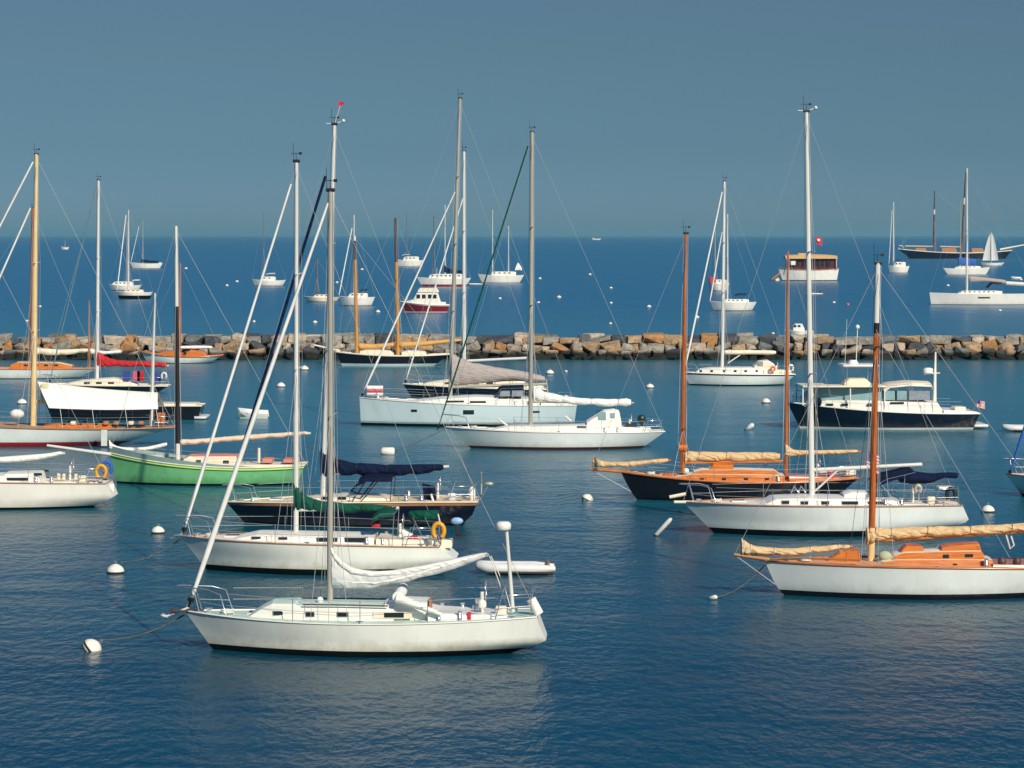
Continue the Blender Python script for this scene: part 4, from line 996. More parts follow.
# ------------------------------------------------------------------ far boats
FARG = 'boats moored beyond the breakwater'
def far_sloop(label, x0, x1, wl, deck, masts=(), hullm=WHITE, bottom=BOOT, cover=None, furl=None, cab=None, cabm=WHITE, bowleft=True, beam=3.0, wt=.6, dodger=None, name='sailing_yacht', cat='sailing yacht', boot=.08, mr=.12, over=10, win=True, rake=9):
    cx = (x0 + x1) / 2; L = x1 - x0; b = Boat(name, label, cat, cx, wl, beam, 0, FARG)
    bx, sx = (x0, x1) if bowleft else (x1, x0); d = 1 if bowleft else -1
    b.hull((bx, deck - .8), bx + d * L * rake / 100, (sx, deck), sx - d * L * over / 100, deck + .6, [hullm, bottom], boot=boot, wt=wt, rail=None, N=18)
    h = wl - deck
    if cab:
        b.cabin([(cab[0], cab[2] + .8), (lerp(cab[0], cab[1], .15), cab[2]), (lerp(cab[0], cab[1], .85), cab[2]), (cab[1], cab[2] + .5)], w=.62, m=cabm, front=.3)
        if win:
            n = max(2, int((cab[1] - cab[0]) / 5))
            for i in range(n):
                xx = lerp(cab[0] + 1.5, cab[1] - 2.5, i / n); hh = max(.6, (deck - cab[2]) * .28)
                b.window(xx, cab[2] + hh, xx + 1.8, cab[2] + 2.1 * hh)
    for mx, mt, mm in masts:
        b.mast((mx, deck - 1), (mx, mt), r=mr, m=mm, spread=(.5,), stay_r=0.0112, vane=False, taper=.7)
    if cover: b.cover(cover[0], cover[1], th=.3, lump=.04)
    if furl: b.furl(furl[0], furl[1], r=.11, m=SAILF, rtop=.8, drum=False)
    if dodger: b.canopy([(dodger[0], dodger[2] + 1), (lerp(dodger[0], dodger[1], .3), dodger[2]), (dodger[1], dodger[2])], 1.1, dodger[3], name='dodger', posts=[(dodger[0] + 1, dodger[0] + 1), (dodger[1], dodger[1])])
    return b
far_sloop('far white yacht with furled jib and dark bottom at left, nearer of a close pair', 116, 153, 299, 292, [(128.5, 210, ALUW)], furl=((117, 290), (126, 215)), cab=(126, 144, 289.5), boot=.6, cabm=CREAM, beam=3.2)
far_sloop('far white yacht half hidden behind its neighbour at left', 109, 142, 290.5, 285, [(127, 222, ALUG)], cab=(114, 134, 281.5), dodger=(132, 139, 280, WHITE))
far_sloop('far white sloop with navy sail cover near the horizon at left', 130, 163, 268.5, 263, [(142.8, 220, ALUG)], cover=([(141, 259, 262), (150, 260.5, 262.5), (158, 261, 262.5)], NAVYC), furl=((131, 262), (139, 226)), wt=.4)
far_sloop('far white sloop alone with thin dark mast left of centre', 252, 286, 286, 280, [(263.5, 214, BROWNM)], cab=(262, 276, 276.5), dodger=(266, 275, 273.5, SAILG), mr=.08)
far_sloop('dim cream far sloop with brown mast left of the white one', 304, 340, 302, 297, [(317, 258, BROWNM)], hullm=CREAM, cab=(315, 332, 294.5), cabm=CREAM)
far_sloop('far broad white yacht with blue dodger behind the golden foremast', 339, 375, 306, 297, [(354, 215, ALUW)], cab=(350, 368, 293), furl=((339, 295), (352, 228)), dodger=(360, 367, 290, NAVYC))
far_sloop('far small sloop with dark mast beyond the golden main mast', 396, 424, 266.5, 260, [(406.5, 212, BROWNM)], cab=(404, 419, 256.5), mr=.1, dodger=(402, 410, 254.5, SAILG))
far_sloop('far white and red striped yacht with navy cover left of centre', 417, 471, 286.5, 278, [(445, 205, ALUW), (434, 216, BROWNM)], cab=(430, 465, 274), cover=([(444, 264, 272.5), (448, 268, 273), (456, 270, 273), (464, 270.5, 273)], NAVYC), bottom=REDB, boot=.45)
far_sloop('far white ketch with tiny mizzen sail at its stern', 478, 524, 283, 275, [(492.5, 210, ALUW), (508.5, 226, ALUW)], cab=(492, 516, 271.5)).cover([(515, 269, 270.5), (518, 262.5, 270.5), (522, 268.5, 270.5)], SAILW, th=.08, lump=0, name='mizzen_sail')
far_sloop('far white cruiser with red canvas beyond, left of the white mast', 708, 729, 291, 283, [(715, 230, ALUG)], cab=(712, 726, 279.5)).boxpart('red_canvas', 709.5, 277, 716, 283, .8, REDP)
far_sloop('far white yacht with navy dodger beyond the white boomed sloop', 710, 756, 311, 302, [(727.5, 214, ALUW)], cab=(722, 748, 299), dodger=(736, 747, 294.5, NAVYC), furl=((710, 301), (722, 232)))
far_sloop('far white sloop with white furled jib right of the tall mast', 888, 909, 273, 266, [(893.5, 202, ALUW)], cab=(894, 905, 262), furl=((889, 264), (892, 210)), dodger=(895, 902, 260, NAVYC), mr=.2)
far_sloop('far white sloop with bright blue cover before the schooner', 943, 990, 275, 268, [(960.5, 200, ALUG)], cab=(955, 980, 266), bowleft=False, cover=([(958, 257, 265), (967, 258, 265.5), (976, 259, 265)], BLUEC), wt=.4)
b = far_sloop('long white plumb bow yacht with grey boom cover at the right edge beyond the breakwater', 929.5, 1040, 305, 293.5, [(967, 168, ALUW)], cab=(958, 1000, 290.5), cover=([(969, 276, 282.5), (985, 277.5, 282), (1006, 280, 284)], TAUPE), beam=3.8, mr=.14, over=2, rake=1.5)
b.canopy([(988, 288), (992, 283.5), (1003, 283.5)], 1.3, NAVYC, name='dodger', posts=[(990, 988), (1002, 1003)]); b.hull_port(978, 297, 990, 298.5); b.boomline((1006, 283), (1030, 284.5), .3, ALUW)
far_sloop('tiny white sail boat on the horizon right of centre', 592, 601, 240, 238.2, [(597, 231, ALUG)], wt=.5, mr=.3)
far_sloop('tiny white boat on the horizon at far left', 61, 69, 249.5, 246.8, [(65, 240, ALUG)], wt=.5, mr=.2)
# tall sail under way
b = Boat('sailing_boat', 'far small boat under a full pale sail before the right end of the schooner', 'sailing boat', 991, 266, 3.0, 0, FARG)
b.hull((981, 262.5), 983, (1004, 262.5), 1001, 263, [WHITE, BOOT], rail=None, N=16); b.mast((991, 262), (991, 231), r=.15, m=ALUG, shrouds=False, spread=(), vane=False)
A_, B_, C_ = b.p(991.5, 232.5), b.p(982, 260.5), b.p(999.5, 260.5)
for nm, P_, Q_ in (('mainsail', b.p(998.5, 259.5), 1), ('headsail', b.p(982.5, 261), -1)):
    q = MB(); rows = []
    for i in range(9):
        v = i / 8; l0 = b.p(991.5, 232.5).lerp(b.p(991.5, 260.5), v)
        wv = (P_.x - l0.x) * (v ** .62)
        rows.append([(l0.x + wv * u, .5 * math.sin(u * PI) * v, l0.z) for u in (0, .25, .5, .75, 1)])
    q.grid(rows); q.build(nm, SAILG, b.e)

# ---- far dark schooner
b = Boat('tall_schooner', 'large far dark blue schooner with two tall dark masts and long bowsprit at right', 'schooner', 955, 258.5, 8.0, 0, FARG)
b.hull((1012, 250.5), 1005, (898, 249), 910, 253, [NAVY, BOOT], boot=.2, wt=.4, rail=CREAM, railr=.25, deck=DECKC)
for a, c in ((912, 928), (938, 958), (968, 985)): b.cabin([(a + 3, 249), (a + 4, 248.2), (c - 3, 248.4), (c - 2, 250)], w=.35, m=TEAK, top=CREAM, name='deckhouse')
b.mast((934, 248), (934.5, 191), r=.62, m=BROWNM, spread=(.55,), sw=2, stay_r=0.0374, taper=.35, name='mainmast', splits=[(0, .62, BROWNM), (.62, .7, ALUW), (.7, 1, DARKM)])
b.mast((962, 249), (965.5, 172), r=.62, m=BROWNM, spread=(.5,), sw=2, stay_r=0.0374, taper=.35, name='foremast', splits=[(0, .6, BROWNM), (.6, .68, ALUW), (.68, 1, DARKM)])
b.tubepart('bowsprit', [b.p(1000, 249.5), b.p(1032, 243.5)], [.5, .3], CREAM, 8)
b.boomline((934, 246.5), (905, 246), .3, TAN); b.boomline((962, 247), (940, 246.5), .3, TAN)
for sg in (-3, 3): b.tubepart('davit', [b.p(903, 248, sg), b.p(903, 246, sg), b.p(899, 245.5, sg)], .15, WHITE)

# ---- red and white motor boat beyond the breakwater
b = Boat('motor_boat', 'white cabin cruiser with dark red lower hull beyond the breakwater left of centre', 'motor boat', 425, 312.5, 3.2, 1, FARG)
b.hull((400.5, 301.5), 404, (449.5, 305), 447, 304.5, [MAROON, ALUW, MAROON, WHITE], boot=.12, wt=.9, wtw=.85, cove=True, rail=WHITE, railr=.08, tm=.6)
b.cabin([(405, 302), (412, 299.5), (446, 302)], w=.8, m=WHITE, name='foredeck_cabin')
b.cabin([(414, 298), (417, 292.5), (438, 292.5), (441, 302)], w=.74, m=WHITE, name='wheelhouse', front=.2)
for x in (416.5, 422, 428, 433): b.window(x, 294.5, x + 3.6, 298.5)
zz = b.p(428, 292, -1).z
b.cabin([(418, 290), (420, 288), (437, 288), (439, 291)], w=.55, m=CREAM, name='flybridge', base=zz, wmax=1.0)
b.tubepart('whip_antenna', [b.p(436, 290), b.p(437, 268)], .03, WHITE)
b.rails(h=.7, pushpit=False, step=2.4)

# ---- passenger launch
b = Boat('passenger_launch', 'white passenger launch with dark red cabin windows, tan roof and red flag beyond the breakwater', 'launch', 808, 281, 4.2, 2, FARG)
b.hull((778, 268), 783, (838, 268.5), 836, 270, [WHITE, BOOT], boot=.2, wt=.7, wtw=.6, rail=TEAK, railr=.12, pw=1.6, pd=2.3)
zz = b.dz(0)
b.cabin([(786, 264), (787, 258.8), (834, 258.8), (835, 266)], w=.82, m=mat('maroon_cabin_paint', (.09, .015, .02), .4), name='passenger_cabin')
q = MB(); P0 = b.p(785, 258.5, -1.75)
rows = []
for i in range(9):
    u = i / 8; x = lerp(b.X(784.5), b.X(836.5), u); k = .35 + .65 * math.sin(PI * clamp(u * .9 + .05)) ** .4
    rows.append([(x, y, P0.z - .05 + (1 - (abs(y) / 2.0) ** 2) * .95 * k + .12) for y in (-2, -1.8, -1.3, -.6, 0, .6, 1.3, 1.8, 2)])
q.grid(rows, smooth=True); q.grid([[(x, y, P0.z - .06) for x, y, z in r] for r in rows], flip=True); 
for r in (rows[0], rows[-1]): q.grid([r, [(x, y, P0.z - .06) for x, y, z in r]], smooth=False)
for k in (0, -1): q.grid([[r[k] for r in rows], [(r[k][0], r[k][1], P0.z - .06) for r in rows]], smooth=False)
rf = q.build('roof', mat('tan_roof_paint', (.62, .38, .17), .6), b.e)
q = MB(); zz = P0.z + .2
q.box(b.X(797), b.X(806), -.9, .9, zz + .4, zz + 1.05, bev=.15); q.build('roof_pilothouse', MATS['tan_roof_paint'], rf)
q = MB()
for px in (786.5, 795, 803, 811, 819, 827, 834.5):
    for sg in (-1, 1): q.box(b.X(px) - .07, b.X(px) + .07, sg * 1.78 - .05, sg * 1.78 + .05, b.dz(0) - .02, P0.z, bev=.02)
q.build('roof_post', MATS['maroon_cabin_paint'], b.e)
for i in range(7): 
    xx = 789 + i * 6.2; b.window(xx, 261, xx + 4.2, 266.5, m=GLASS)
b.boxpart('white_panel', 791, 261, 795.5, 265, 1.78, WHITE, bev=.02)
b.flag((816, 267, 0), (816, 236, 0), 1.6, 1.9, kind='red'); 
q = MB(); c = b.p(818.5, 240); q.tube([c + Vector((0, -.3, 0)), c + Vector((0, -.26, 0))], .35, 14); q.build('flag_disc', WHITE, b.e)
b.tubepart('stern_pole', [b.p(836.5, 268), b.p(836.5, 256)], .08, WHITE)
b.tubepart('bow_platform', [b.p(780, 273, 0), b.p(772, 279.5, 0)], .3, TEAK)
b.tubepart('bow_fender', [b.p(779, 279), b.p(776, 281)], .5, CREAM)
# low white cabin boat right behind the breakwater
b = Boat('motor_boat', 'small white boat whose cabin shows just above the breakwater, beside the tall white mast', 'motor boat', 798, 338, 2.4, 0, FARG)
b.hull((784, 330), 786, (813, 331), 812, 331, [WHITE, BOOT], rail=None, wt=.8, N=16)
b.cabin([(792, 325.5), (794, 323.5), (801, 323.5), (803, 328)], w=.7, m=WHITE); b.window(794, 325, 796.5, 327); b.window(798, 325, 800.5, 327)

# ------------------------------------------------------------------ buoys and mooring lines
BG = 'mooring buoys on the water'
def buoy(px, wl, r, label, stick=False, tilt=0, m=BUOYW):
    p = wpos(px, wl); 
    e = empty('mooring_buoy', p); tag(e, label, 'buoy', BG); e.rotation_euler = (0, math.radians(tilt), 0)
    q = MB(); rows = []
    prof = [(-.35, .75), (-.1, .95), (.15, 1.0), (.45, .93), (.72, .72), (.9, .45), (1.0, .2), (1.03, .02)]
    for z, k in prof: rows.append([(r * k * math.cos(a), r * k * math.sin(a), z * r) for a in [2 * PI * j / 18 for j in range(18)]])
    q.grid(rows, smooth=True, close=True); q.cap(rows[-1]); q.cap(rows[0], flip=True); q.build('float', m, e)
    q = MB(); q.grid([[(r * k * math.cos(a), r * k * math.sin(a), z * r) for a in [2 * PI * j / 18 for j in range(18)]] for z, k in ((-.3, .84), (.05, 1.0), (.2, 1.012))], smooth=True, close=True); q.build('weed_band', WEED, e)
    if r > .15:
        q = MB(); q.tube([(.0, 0, r), (0, 0, r * 1.18)], r * .12, 6)
        q.tube([(r * .14 * math.cos(a), 0, r * 1.2 + r * .14 * math.sin(a)) for a in [2 * PI * k / 10 for k in range(11)]], r * .045, 5, caps=False); q.build('mooring_eye', STEEL, e)
    return e
near = [(90.5, 650, .29, 'white conical mooring buoy nearest the camera at lower left', 50), (115.5, 573, .29, 'round white mooring buoy between the two lower left mooring lines', 0), (158, 533, .25, 'round white buoy just left of the green covered sloop bow', 0),
        (587, 500, .25, 'white buoy in open water between the black ketch and the nearest sloop', 25), (988, 512, .27, 'white pointed buoy above the tan boom cover at right', 0), (22, 404, .33, 'upper white buoy by the foot of the pale wood mast', 0),
        (281, 387, .32, 'white buoy left of the white mast, lower of two', 0), (304.5, 370, .35, 'white buoy near the schooner tender, upper of two', 0), (650, 388, .3, 'white buoy left of the first varnished mast', 0), (766, 403, .3, 'white buoy below the stern of the white boomed sloop', 0),
        (550, 374, .33, 'white buoy right of the grey mast before the breakwater', 0), (566, 372, .15, 'very small white buoy before the breakwater', 0)]
for px, wl, r, lab, tl in near: buoy(px, wl, r, lab, tilt=tl)
lm = ['below the far left pair of yachts', 'right of the black topped mast', 'beside the small dark masted sloop', 'left of the lone far sloop', 'before the cream far sloop', 'under the red motor boat bow', 'left of the grey mast beyond the stones',
      'right of the far ketch', 'farthest of the middle row', 'upper one of a vertical row of three', 'middle one of a vertical row of three', 'lower one of a vertical row of three', 'left of the first varnished mast top', 'between the varnished mast and the far yacht', 'left above the second varnished mast',
      'below the passenger launch', 'below the right far sloop', 'left of the long plumb bow yacht', 'at the right edge beyond the stones', 'right of the plumb bow yacht hull', 'near the far left orange mast', 'left edge beyond the stones', 'low near the stones at left', 'beside the green furled line', 'above the black boat at left', 'dot near horizon centre left', 'near the tan far sloop', 'between the two far right yachts']
fb = [(160, 264), (186, 269), (237, 282), (227, 286), (315, 323), (378, 312.5), (538.5, 303), (559, 298), (590, 275), (611, 288.5), (611, 303.5), (610.5, 324), (540, 279), (649, 307.5), (697, 318), (834, 303), (848, 305), (948, 286), (1021, 280), (1000, 311), (40, 307), (27, 321.5), (254, 322), (500, 299), (773, 334), (362, 270), (337, 283), (911, 305.5)]
for (px, wl), t in zip(fb, lm):
    D = H * F / (wl - HY); m_ = ORNG if (px, wl) == (848, 305) else (BLUEC if px in (911, 848) else BUOYW)
    buoy(px, wl, 2.1 * D / F * (1.15 if px in (378, 559, 649, 315, 697) else .8), ('small orange-red' if m_ is ORNG else 'small blue' if m_ is BLUEC else 'small white') + ' far buoy ' + t, m=m_)
def spar_buoy(x0, y0, x1, y1, wl, label, r=.07):
    p = wpos((x0 if y0 > y1 else x1), wl); e = empty('spar_buoy', p); tag(e, label, 'buoy', 'white spar buoys')
    s = p.y / F; L = Vector(((x1 - x0) * s, -.2, (y0 - y1) * s))
    q = MB(); q.tube([(0, 0, 0), L * .1, L * .9, L], [r * .5, r, r, r * .6], 8); q.build('float', BUOYW, e)
    q = MB(); q.tube([Vector((0, 0, -.2)), L * .08], r * 1.03, 8); q.build('weed_band', WEED, e)
spar_buoy(655, 536, 671, 518, 536, 'long white spar buoy leaning right, off the tall masted sloop bow', .08)
spar_buoy(746, 430, 753, 424, 430, 'short white spar buoy between the two varnished masts', .13)
spar_buoy(709, 599, 716, 596, 599, 'small white pick-up float at the end of the near right mooring line', .07)
# barrel float left of the pale sloop
p = wpos(388, 454.5); e = empty('barrel_float', p); tag(e, 'cream barrel float on a mooring line left of the pale sloop bow', 'buoy', BG)
q = MB(); q.tube([(-.33, 0, .15), (-.27, 0, .15), (.27, 0, .15), (.33, 0, .15)], [.14, .21, .21, .14], 12); q.build('float', BUOYW, e)
q = MB(); q.tube([(.33, 0, .15), (.45, 0, .17)], .03, 6); q.build('mooring_eye', ROPED, e)
def line(p0, p1, label, sag=.25, r=.02, m=ROPED, name='mooring_line'):
    q = MB(); n = 14; p0 = Vector(p0); p1 = Vector(p1)
    q.tube([p0.lerp(p1, i / n) - Vector((0, 0, sag * 4 * (i / n) * (1 - i / n))) - p0 for i in range(n + 1)], r, 5)
    o = q.build(name, m, None, p0); tag(o, label, 'rope', 'mooring lines'); return o
def at(px, py, D): return Vector(((px - 512) * D / F, D, H - (py - HY) * D / F))
D1 = wpos(90, 650).y; D2 = wpos(300, 655).y + 1.3
line(at(100, 640, D1), at(184, 615, D2), 'dark weedy mooring line from the lower left buoy to the nearest sloop', .18, .022)
line(at(120, 562, wpos(115, 573).y), at(180, 539, wpos(180, 573).y + 1.4), 'dark mooring line from the round lower left buoy to the green covered sloop', .2, .018)
line(at(395, 451, wpos(388, 454).y), at(446, 428, wpos(446, 450).y + 1.4), 'mooring line from the barrel float to the pale sloop', .08, .022)
line(at(712, 598, wpos(712, 598).y), at(764, 566, wpos(764, 598).y + 1.3), 'mooring line running down left from the near right wooden bow', .2, .018)

# ------------------------------------------------------------------ breakwater
DB = H * F / (359.5 - HY)          # distance of its foot
sB = DB / F
def rock_mat(name, c1, c2, dark):
    m = bpy.data.materials.new(name); m.use_nodes = True; nt = m.node_tree; n = nt.nodes; l = nt.links; b = n['Principled BSDF']
    b.inputs['Roughness'].default_value = .9; b.inputs['Specular IOR Level'].default_value = .25
    tc = n.new('ShaderNodeTexCoord'); ge = n.new('ShaderNodeNewGeometry')
    nz = n.new('ShaderNodeTexNoise'); nz.inputs['Scale'].default_value = 1.6; nz.inputs['Detail'].default_value = 10; nz.inputs['Roughness'].default_value = .75
    l.new(ge.outputs['Position'], nz.inputs['Vector'])
    cr = n.new('ShaderNodeValToRGB'); cr.color_ramp.elements[0].position = .38; cr.color_ramp.elements[0].color = (*c2, 1); cr.color_ramp.elements[1].position = .6; cr.color_ramp.elements[1].color = (*c1, 1)
    l.new(nz.outputs['Fac'], cr.inputs['Fac'])
    # tide mark: weed on everything below about 0.45 m
    sp = n.new('ShaderNodeSeparateXYZ'); l.new(ge.outputs['Position'], sp.inputs['Vector'])
    n2 = n.new('ShaderNodeTexNoise'); n2.inputs['Scale'].default_value = .8; l.new(ge.outputs['Position'], n2.inputs['Vector'])
    ad = n.new('ShaderNodeMath'); ad.operation = 'MULTIPLY_ADD'; l.new(n2.outputs['Fac'], ad.inputs[0]); ad.inputs[1].default_value = -.9; l.new(sp.outputs['Z'], ad.inputs[2])
    mr = n.new('ShaderNodeMapRange'); mr.inputs['From Min'].default_value = .05; mr.inputs['From Max'].default_value = .35; l.new(ad.outputs[0], mr.inputs['Value'])
    mx = n.new('ShaderNodeMix'); mx.data_type = 'RGBA'; l.new(mr.outputs['Result'], mx.inputs['Factor']); mx.inputs['A'].default_value = (*dark, 1); l.new(cr.outputs['Color'], mx.inputs['B'])
    l.new(mx.outputs['Result'], b.inputs['Base Color'])
    n3 = n.new('ShaderNodeTexNoise'); n3.inputs['Scale'].default_value = 3.5; n3.inputs['Detail'].default_value = 8; l.new(ge.outputs['Position'], n3.inputs['Vector'])
    bp = n.new('ShaderNodeBump'); bp.inputs['Distance'].default_value = .12; bp.inputs['Strength'].default_value = .9; l.new(n3.outputs['Fac'], bp.inputs['Height']); l.new(bp.outputs['Normal'], b.inputs['Normal'])
    return m
DK = (.018, .020, .016)
RM = [rock_mat('grey_granite', (.36, .33, .28), (.16, .15, .13), DK), rock_mat('tan_granite', (.46, .32, .19), (.22, .15, .09), DK), rock_mat('dark_basalt', (.085, .09, .10), (.04, .042, .05), DK),
      rock_mat('rusty_granite', (.46, .24, .09), (.26, .14, .07), DK), rock_mat('pale_granite', (.52, .43, .33), (.28, .23, .18), DK), rock_mat('slate_grey_stone', (.17, .18, .18), (.09, .10, .10), DK)]
import bmesh
def rock_mesh(w, d, h, mi, square=.0):
    bm = bmesh.new()
    for k in range(13):
        v = Vector((random.uniform(-1, 1), random.uniform(-1, 1), random.uniform(-1, 1)))
        mx_ = max(abs(v.x), abs(v.y), abs(v.z)); v /= mx_
        if square < .5: v *= random.uniform(.85, 1) 
        bm.verts.new((v.x * w / 2, v.y * d / 2, v.z * h / 2))
    for sx in (-1, 1):
        for sy in (-1, 1):
            for sz in (-1, 1):
                if random.random() < (.85 if square else .45):
                    k = random.uniform(.78, .98); bm.verts.new((sx * w / 2 * k, sy * d / 2 * k * .95, sz * h / 2 * k))
    r = bmesh.ops.convex_hull(bm, input=list(bm.verts))
    junk = [g for g in r['geom_interior'] if isinstance(g, bmesh.types.BMVert)]
    if junk: bmesh.ops.delete(bm, geom=junk, context='VERTS')
    loose = [v for v in bm.verts if not v.link_faces]
    if loose: bmesh.ops.delete(bm, geom=loose, context='VERTS')
    bmesh.ops.dissolve_limit(bm, angle_limit=math.radians(14), verts=bm.verts, edges=bm.edges)
    bmesh.ops.bevel(bm, geom=list(bm.edges), offset=.04, segments=1, affect='EDGES', clamp_overlap=True)
    me = bpy.data.meshes.new('boulder'); bm.to_mesh(me); bm.free()
    me.materials.append(RM[mi])
    return me
bw = empty('breakwater', (0, DB + 3, 0)); tag(bw, 'long rubble breakwater of grey, tan and rusty boulders crossing the harbour', 'breakwater')
rocks = []      # (x, y, z, w, d, h, square, show)
def row(y, z, wmin, wmax, h, d, square, show, x0=-75, x1=75):
    wmin *= .74; wmax *= .76; x = x0
    while x < x1:
        w = random.uniform(wmin, wmax); hh = h * random.uniform(.65, 1.2)
        rocks.append((x + w / 2, y + random.uniform(-.25, .25), z + (hh - h) * .3 + random.uniform(-.06, .06), w * 1.07, d, hh, square, show)); x += w
row(2.2, 1.66, 1.0, 2.7, .85, 2.0, 1, 1)            # top course
row(1.1, 1.0, .8, 2.3, .85, 1.6, 0, 1)             # second course
row(.2, .5, .9, 2.3, .8, 1.6, 0, 2); row(-.7, .0, .9, 2.2, .75, 1.6, 0, 2)              # foot, wet
row(4.6, 1.45, 1.8, 3.4, 1.1, 2.2, 1, 3); row(6.3, .7, 1.5, 3, 1.2, 2.2, 0, 3); row(7.9, .0, 1.5, 3, 1, 2.2, 0, 3)
shown, rest = [], []
halfw = lambda r: abs(r[0]) < (512 + 12) * (DB + 3) / F
cand = [r for r in rocks if r[7] in (1,) and halfw(r)]
cand.sort(key=lambda r: -(r[3] * r[5]))
keep = set(id(r) for r in cand[:99])
wts = [.24, .24, .14, .08, .20, .10]
bmr = bmesh.new(); 
for r in rocks:
    mi = random.choices(range(6), wts)[0]
    me = rock_mesh(r[3], r[4], r[5], mi, r[6])
    R_ = Matrix.Rotation(random.uniform(-.15, .15), 4, 'Z') @ Matrix.Rotation(random.uniform(-.3, .3) * (.3 if r[6] else 1.5), 4, 'Y') @ Matrix.Rotation(random.uniform(-.2, .35) * (.3 if r[6] else 1), 4, 'X')
    M = Matrix.Translation((r[0], r[1] - 3 + .5, r[2])) @ R_
    if id(r) in keep:
        o = bpy.data.objects.new('boulder', me); C.objects.link(o); o.parent = bw; o.matrix_local = M
    else:
        n0 = len(bmr.faces); me.transform(M); bmr.from_mesh(me); bmr.faces.ensure_lookup_table()
        for k in range(n0, len(bmr.faces)): bmr.faces[k].material_index = mi
        bpy.data.meshes.remove(me)
me = bpy.data.meshes.new('rubble_stones'); bmr.to_mesh(me); bmr.free()
for m_ in RM: me.materials.append(m_)
o = bpy.data.objects.new('rubble_stones', me); C.objects.link(o); o.parent = bw; tag(o, kind='stuff')
q = MB(); q.grid([[(x, -1.8, -.6), (x, .1, .9), (x, 1.2, 1.35), (x, 3, 1.35), (x, 4.8, -.6)] for x in (-76, 76)], smooth=False); q.build('core_fill', RM[2], bw)

# ------------------------------------------------------------------ water
def water_mat():
    m = bpy.data.materials.new('sea_water'); m.use_nodes = True; nt = m.node_tree; n = nt.nodes; l = nt.links; b = n['Principled BSDF']
    tc = n.new('ShaderNodeNewGeometry')
    def nz(scale, sx, sy, det=4, rough=.55, dist=0):
        mp = n.new('ShaderNodeMapping'); mp.inputs['Scale'].default_value = (sx, sy, 1); mp.inputs['Rotation'].default_value = (0, 0, .12)
        l.new(tc.outputs['Position'], mp.inputs['Vector'])
        t = n.new('ShaderNodeTexNoise'); t.inputs['Scale'].default_value = scale; t.inputs['Detail'].default_value = det; t.inputs['Roughness'].default_value = rough; t.inputs['Distortion'].default_value = dist
        l.new(mp.outputs['Vector'], t.inputs['Vector']); return t
    patches = nz(.02, .5, 1.6, 4, .6)
    sp = n.new('ShaderNodeSeparateXYZ'); l.new(tc.outputs['Position'], sp.inputs['Vector'])
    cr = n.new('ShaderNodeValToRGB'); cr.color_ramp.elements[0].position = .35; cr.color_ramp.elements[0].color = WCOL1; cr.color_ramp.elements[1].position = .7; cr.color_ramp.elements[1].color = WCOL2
    # view-angle shading, darker near the camera, painted into the base colour, with drifting patches
    view_shade = n.new('ShaderNodeMapRange'); view_shade.inputs['From Min'].default_value = 60; view_shade.inputs['From Max'].default_value = 210; l.new(sp.outputs['Y'], view_shade.inputs['Value'])
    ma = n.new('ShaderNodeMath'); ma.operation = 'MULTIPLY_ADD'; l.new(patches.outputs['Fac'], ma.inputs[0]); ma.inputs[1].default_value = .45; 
    mb = n.new('ShaderNodeMath'); mb.operation = 'MULTIPLY_ADD'; l.new(view_shade.outputs['Result'], mb.inputs[0]); mb.inputs[1].default_value = .5; mb.inputs[2].default_value = .12
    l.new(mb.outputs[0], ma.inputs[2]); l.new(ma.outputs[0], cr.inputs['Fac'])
    # the open sea beyond the breakwater is a deeper blue than the harbour
    mr = n.new('ShaderNodeMapRange'); mr.inputs['From Min'].default_value = 250; mr.inputs['From Max'].default_value = 420; l.new(sp.outputs['Y'], mr.inputs['Value'])
    mx = n.new('ShaderNodeMix'); mx.data_type = 'RGBA'; l.new(mr.outputs['Result'], mx.inputs['Factor']); l.new(cr.outputs['Color'], mx.inputs['A']); mx.inputs['B'].default_value = WCOL3
    l.new(mx.outputs['Result'], b.inputs['Base Color'])
    b.inputs['Roughness'].default_value = WROUGH; b.inputs['IOR'].default_value = 1.33
    b.inputs['Specular IOR Level'].default_value = WSPEC
    w1 = nz(2.2, 1.2, .6, 3, .5); w2 = nz(5.0, 1.3, .5, 3, .6, .3); w3 = nz(.25, .7, 1.0, 2)
    prev = None
    sw = n.new('ShaderNodeMapRange'); sw.inputs['From Min'].default_value = 240; sw.inputs['From Max'].default_value = 500; sw.inputs['To Min'].default_value = 1; sw.inputs['To Max'].default_value = 7; l.new(sp.outputs['Y'], sw.inputs['Value'])
    ml = n.new('ShaderNodeMath'); ml.operation = 'MULTIPLY'; l.new(w3.outputs['Fac'], ml.inputs[0]); l.new(sw.outputs['Result'], ml.inputs[1])
    for t, dist in ((w3, WB[0]), (w1, WB[1]), (w2, WB[2])):
        bp = n.new('ShaderNodeBump'); bp.inputs['Strength'].default_value = 1; bp.inputs['Distance'].default_value = dist; l.new(ml.outputs[0] if t is w3 else t.outputs['Fac'], bp.inputs['Height'])
        if prev: l.new(prev.outputs['Normal'], bp.inputs['Normal'])
        prev = bp
    l.new(prev.outputs['Normal'], b.inputs['Normal'])
    return m
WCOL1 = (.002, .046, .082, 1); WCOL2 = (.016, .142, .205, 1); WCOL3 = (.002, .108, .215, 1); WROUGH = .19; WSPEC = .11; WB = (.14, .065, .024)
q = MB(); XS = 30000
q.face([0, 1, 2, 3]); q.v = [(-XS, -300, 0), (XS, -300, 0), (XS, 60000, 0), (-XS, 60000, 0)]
o = q.build('water', water_mat()); tag(o, kind='structure')
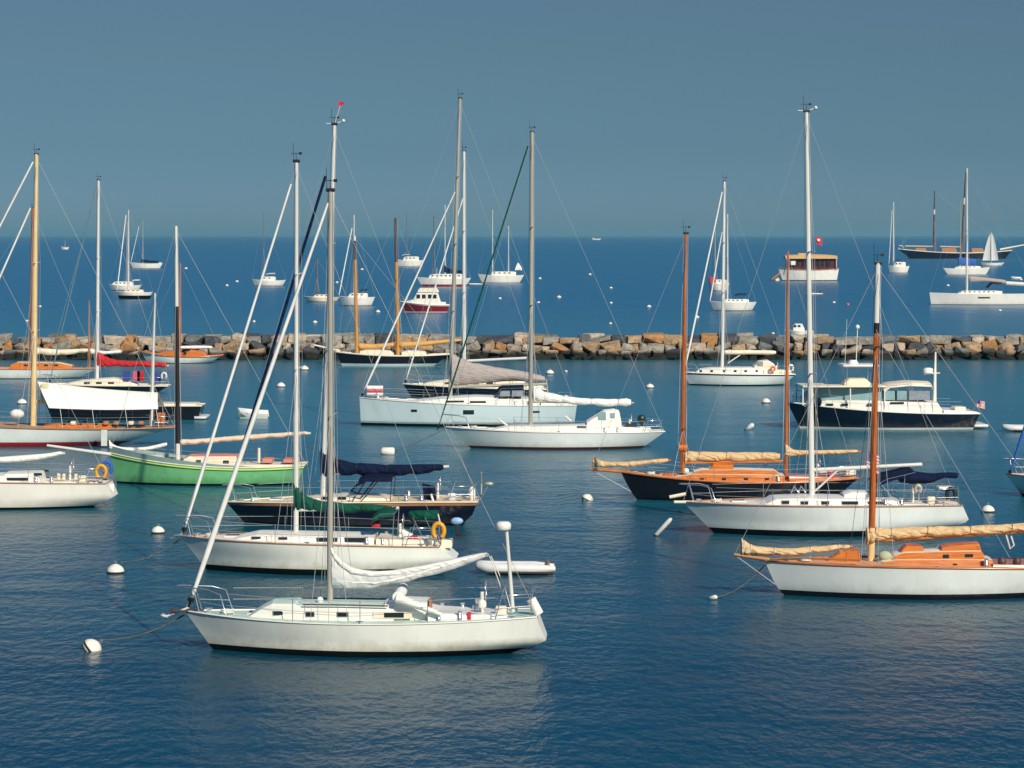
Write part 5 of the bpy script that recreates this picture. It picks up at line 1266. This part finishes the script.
# ------------------------------------------------------------------ haze
HAZE = 0.00007
if HAZE:
    q = MB(); q.box(-31000, 31000, -400, 61000, -3, 48)
    o = q.build('haze', None or MATS['white_gelcoat']); tag(o, kind='stuff')
    m = bpy.data.materials.new('sea_haze'); m.use_nodes = True; n = m.node_tree.nodes; n.remove(n['Principled BSDF'])
    v = n.new('ShaderNodeVolumePrincipled'); v.inputs['Color'].default_value = (.40, .84, .98, 1); v.inputs['Density'].default_value = HAZE; v.inputs['Anisotropy'].default_value = .2
    m.node_tree.links.new(v.outputs['Volume'], n['Material Output'].inputs['Volume']); o.data.materials[0] = m

# ------------------------------------------------------------------ light
SUN_EL, SUN_AZ = 34.0, 150.0      # azimuth clockwise from +Y (view direction): behind the camera, to the right
el, az = math.radians(SUN_EL), math.radians(SUN_AZ)
sd = Vector((math.sin(az) * math.cos(el), math.cos(az) * math.cos(el), math.sin(el)))
ld = bpy.data.lights.new('sun', 'SUN'); ld.energy = 4.9; ld.angle = math.radians(.5); ld.color = (1, .885, .70)
lo = bpy.data.objects.new('sun', ld); C.objects.link(lo); lo.rotation_euler = sd.to_track_quat('Z', 'Y').to_euler()
w = bpy.data.worlds.new('World'); sc.world = w; w.use_nodes = True; n = w.node_tree.nodes; l = w.node_tree.links
sky = n.new('ShaderNodeTexSky'); sky.sky_type = 'NISHITA'; sky.sun_disc = False; sky.sun_elevation = el; sky.sun_rotation = az
sky.air_density = 1.0; sky.dust_density = 1.0; sky.ozone_density = 2.0
tc = n.new('ShaderNodeTexCoord'); sp = n.new('ShaderNodeSeparateXYZ'); l.new(tc.outputs['Generated'], sp.inputs['Vector'])
cr = n.new('ShaderNodeValToRGB'); E = cr.color_ramp.elements
E[0].position = 0.0; E[0].color = (.34, .58, .88, 1); E[1].position = 1.0; E[1].color = (1, 1, 1, 1)
for pos, c in ((.0054, (.33, .55, .85)), (.0125, (.275, .48, .79)), (.0196, (.235, .42, .70)), (.03, (.195, .344, .57)), (.048, (.18, .30, .461)), (.066, (.181, .279, .395)), (.085, (.185, .268, .37)), (.13, (.07, .23, .42)), (.30, (.06, .24, .45)), (.50, (.14, .36, .62)), (.75, (.5, .75, .95))):
    e_ = E.new(pos); e_.color = (*c, 1)
l.new(sp.outputs['Z'], cr.inputs['Fac'])
mx = n.new('ShaderNodeMix'); mx.data_type = 'RGBA'; mx.blend_type = 'MULTIPLY'; mx.inputs['Factor'].default_value = 1
l.new(sky.outputs['Color'], mx.inputs['A']); l.new(cr.outputs['Color'], mx.inputs['B']); l.new(mx.outputs['Result'], n['Background'].inputs['Color'])
n['Background'].inputs['Strength'].default_value = .12

# ------------------------------------------------------------------ camera
cd = bpy.data.cameras.new('camera'); cam = bpy.data.objects.new('camera', cd); C.objects.link(cam); sc.camera = cam
cam.location = (0, 0, H); cam.rotation_euler = (PI / 2, 0, 0)
cd.sensor_width = 36; cd.lens = 36 * F / 1024; cd.shift_y = -(384 - HY) / 1024
cd.clip_start = 1; cd.clip_end = 90000
sc.view_settings.view_transform = 'Standard'; sc.view_settings.look = 'None'; sc.view_settings.exposure = 0; sc.view_settings.gamma = 1
sc.cycles.max_bounces = 6; sc.cycles.volume_bounces = 0
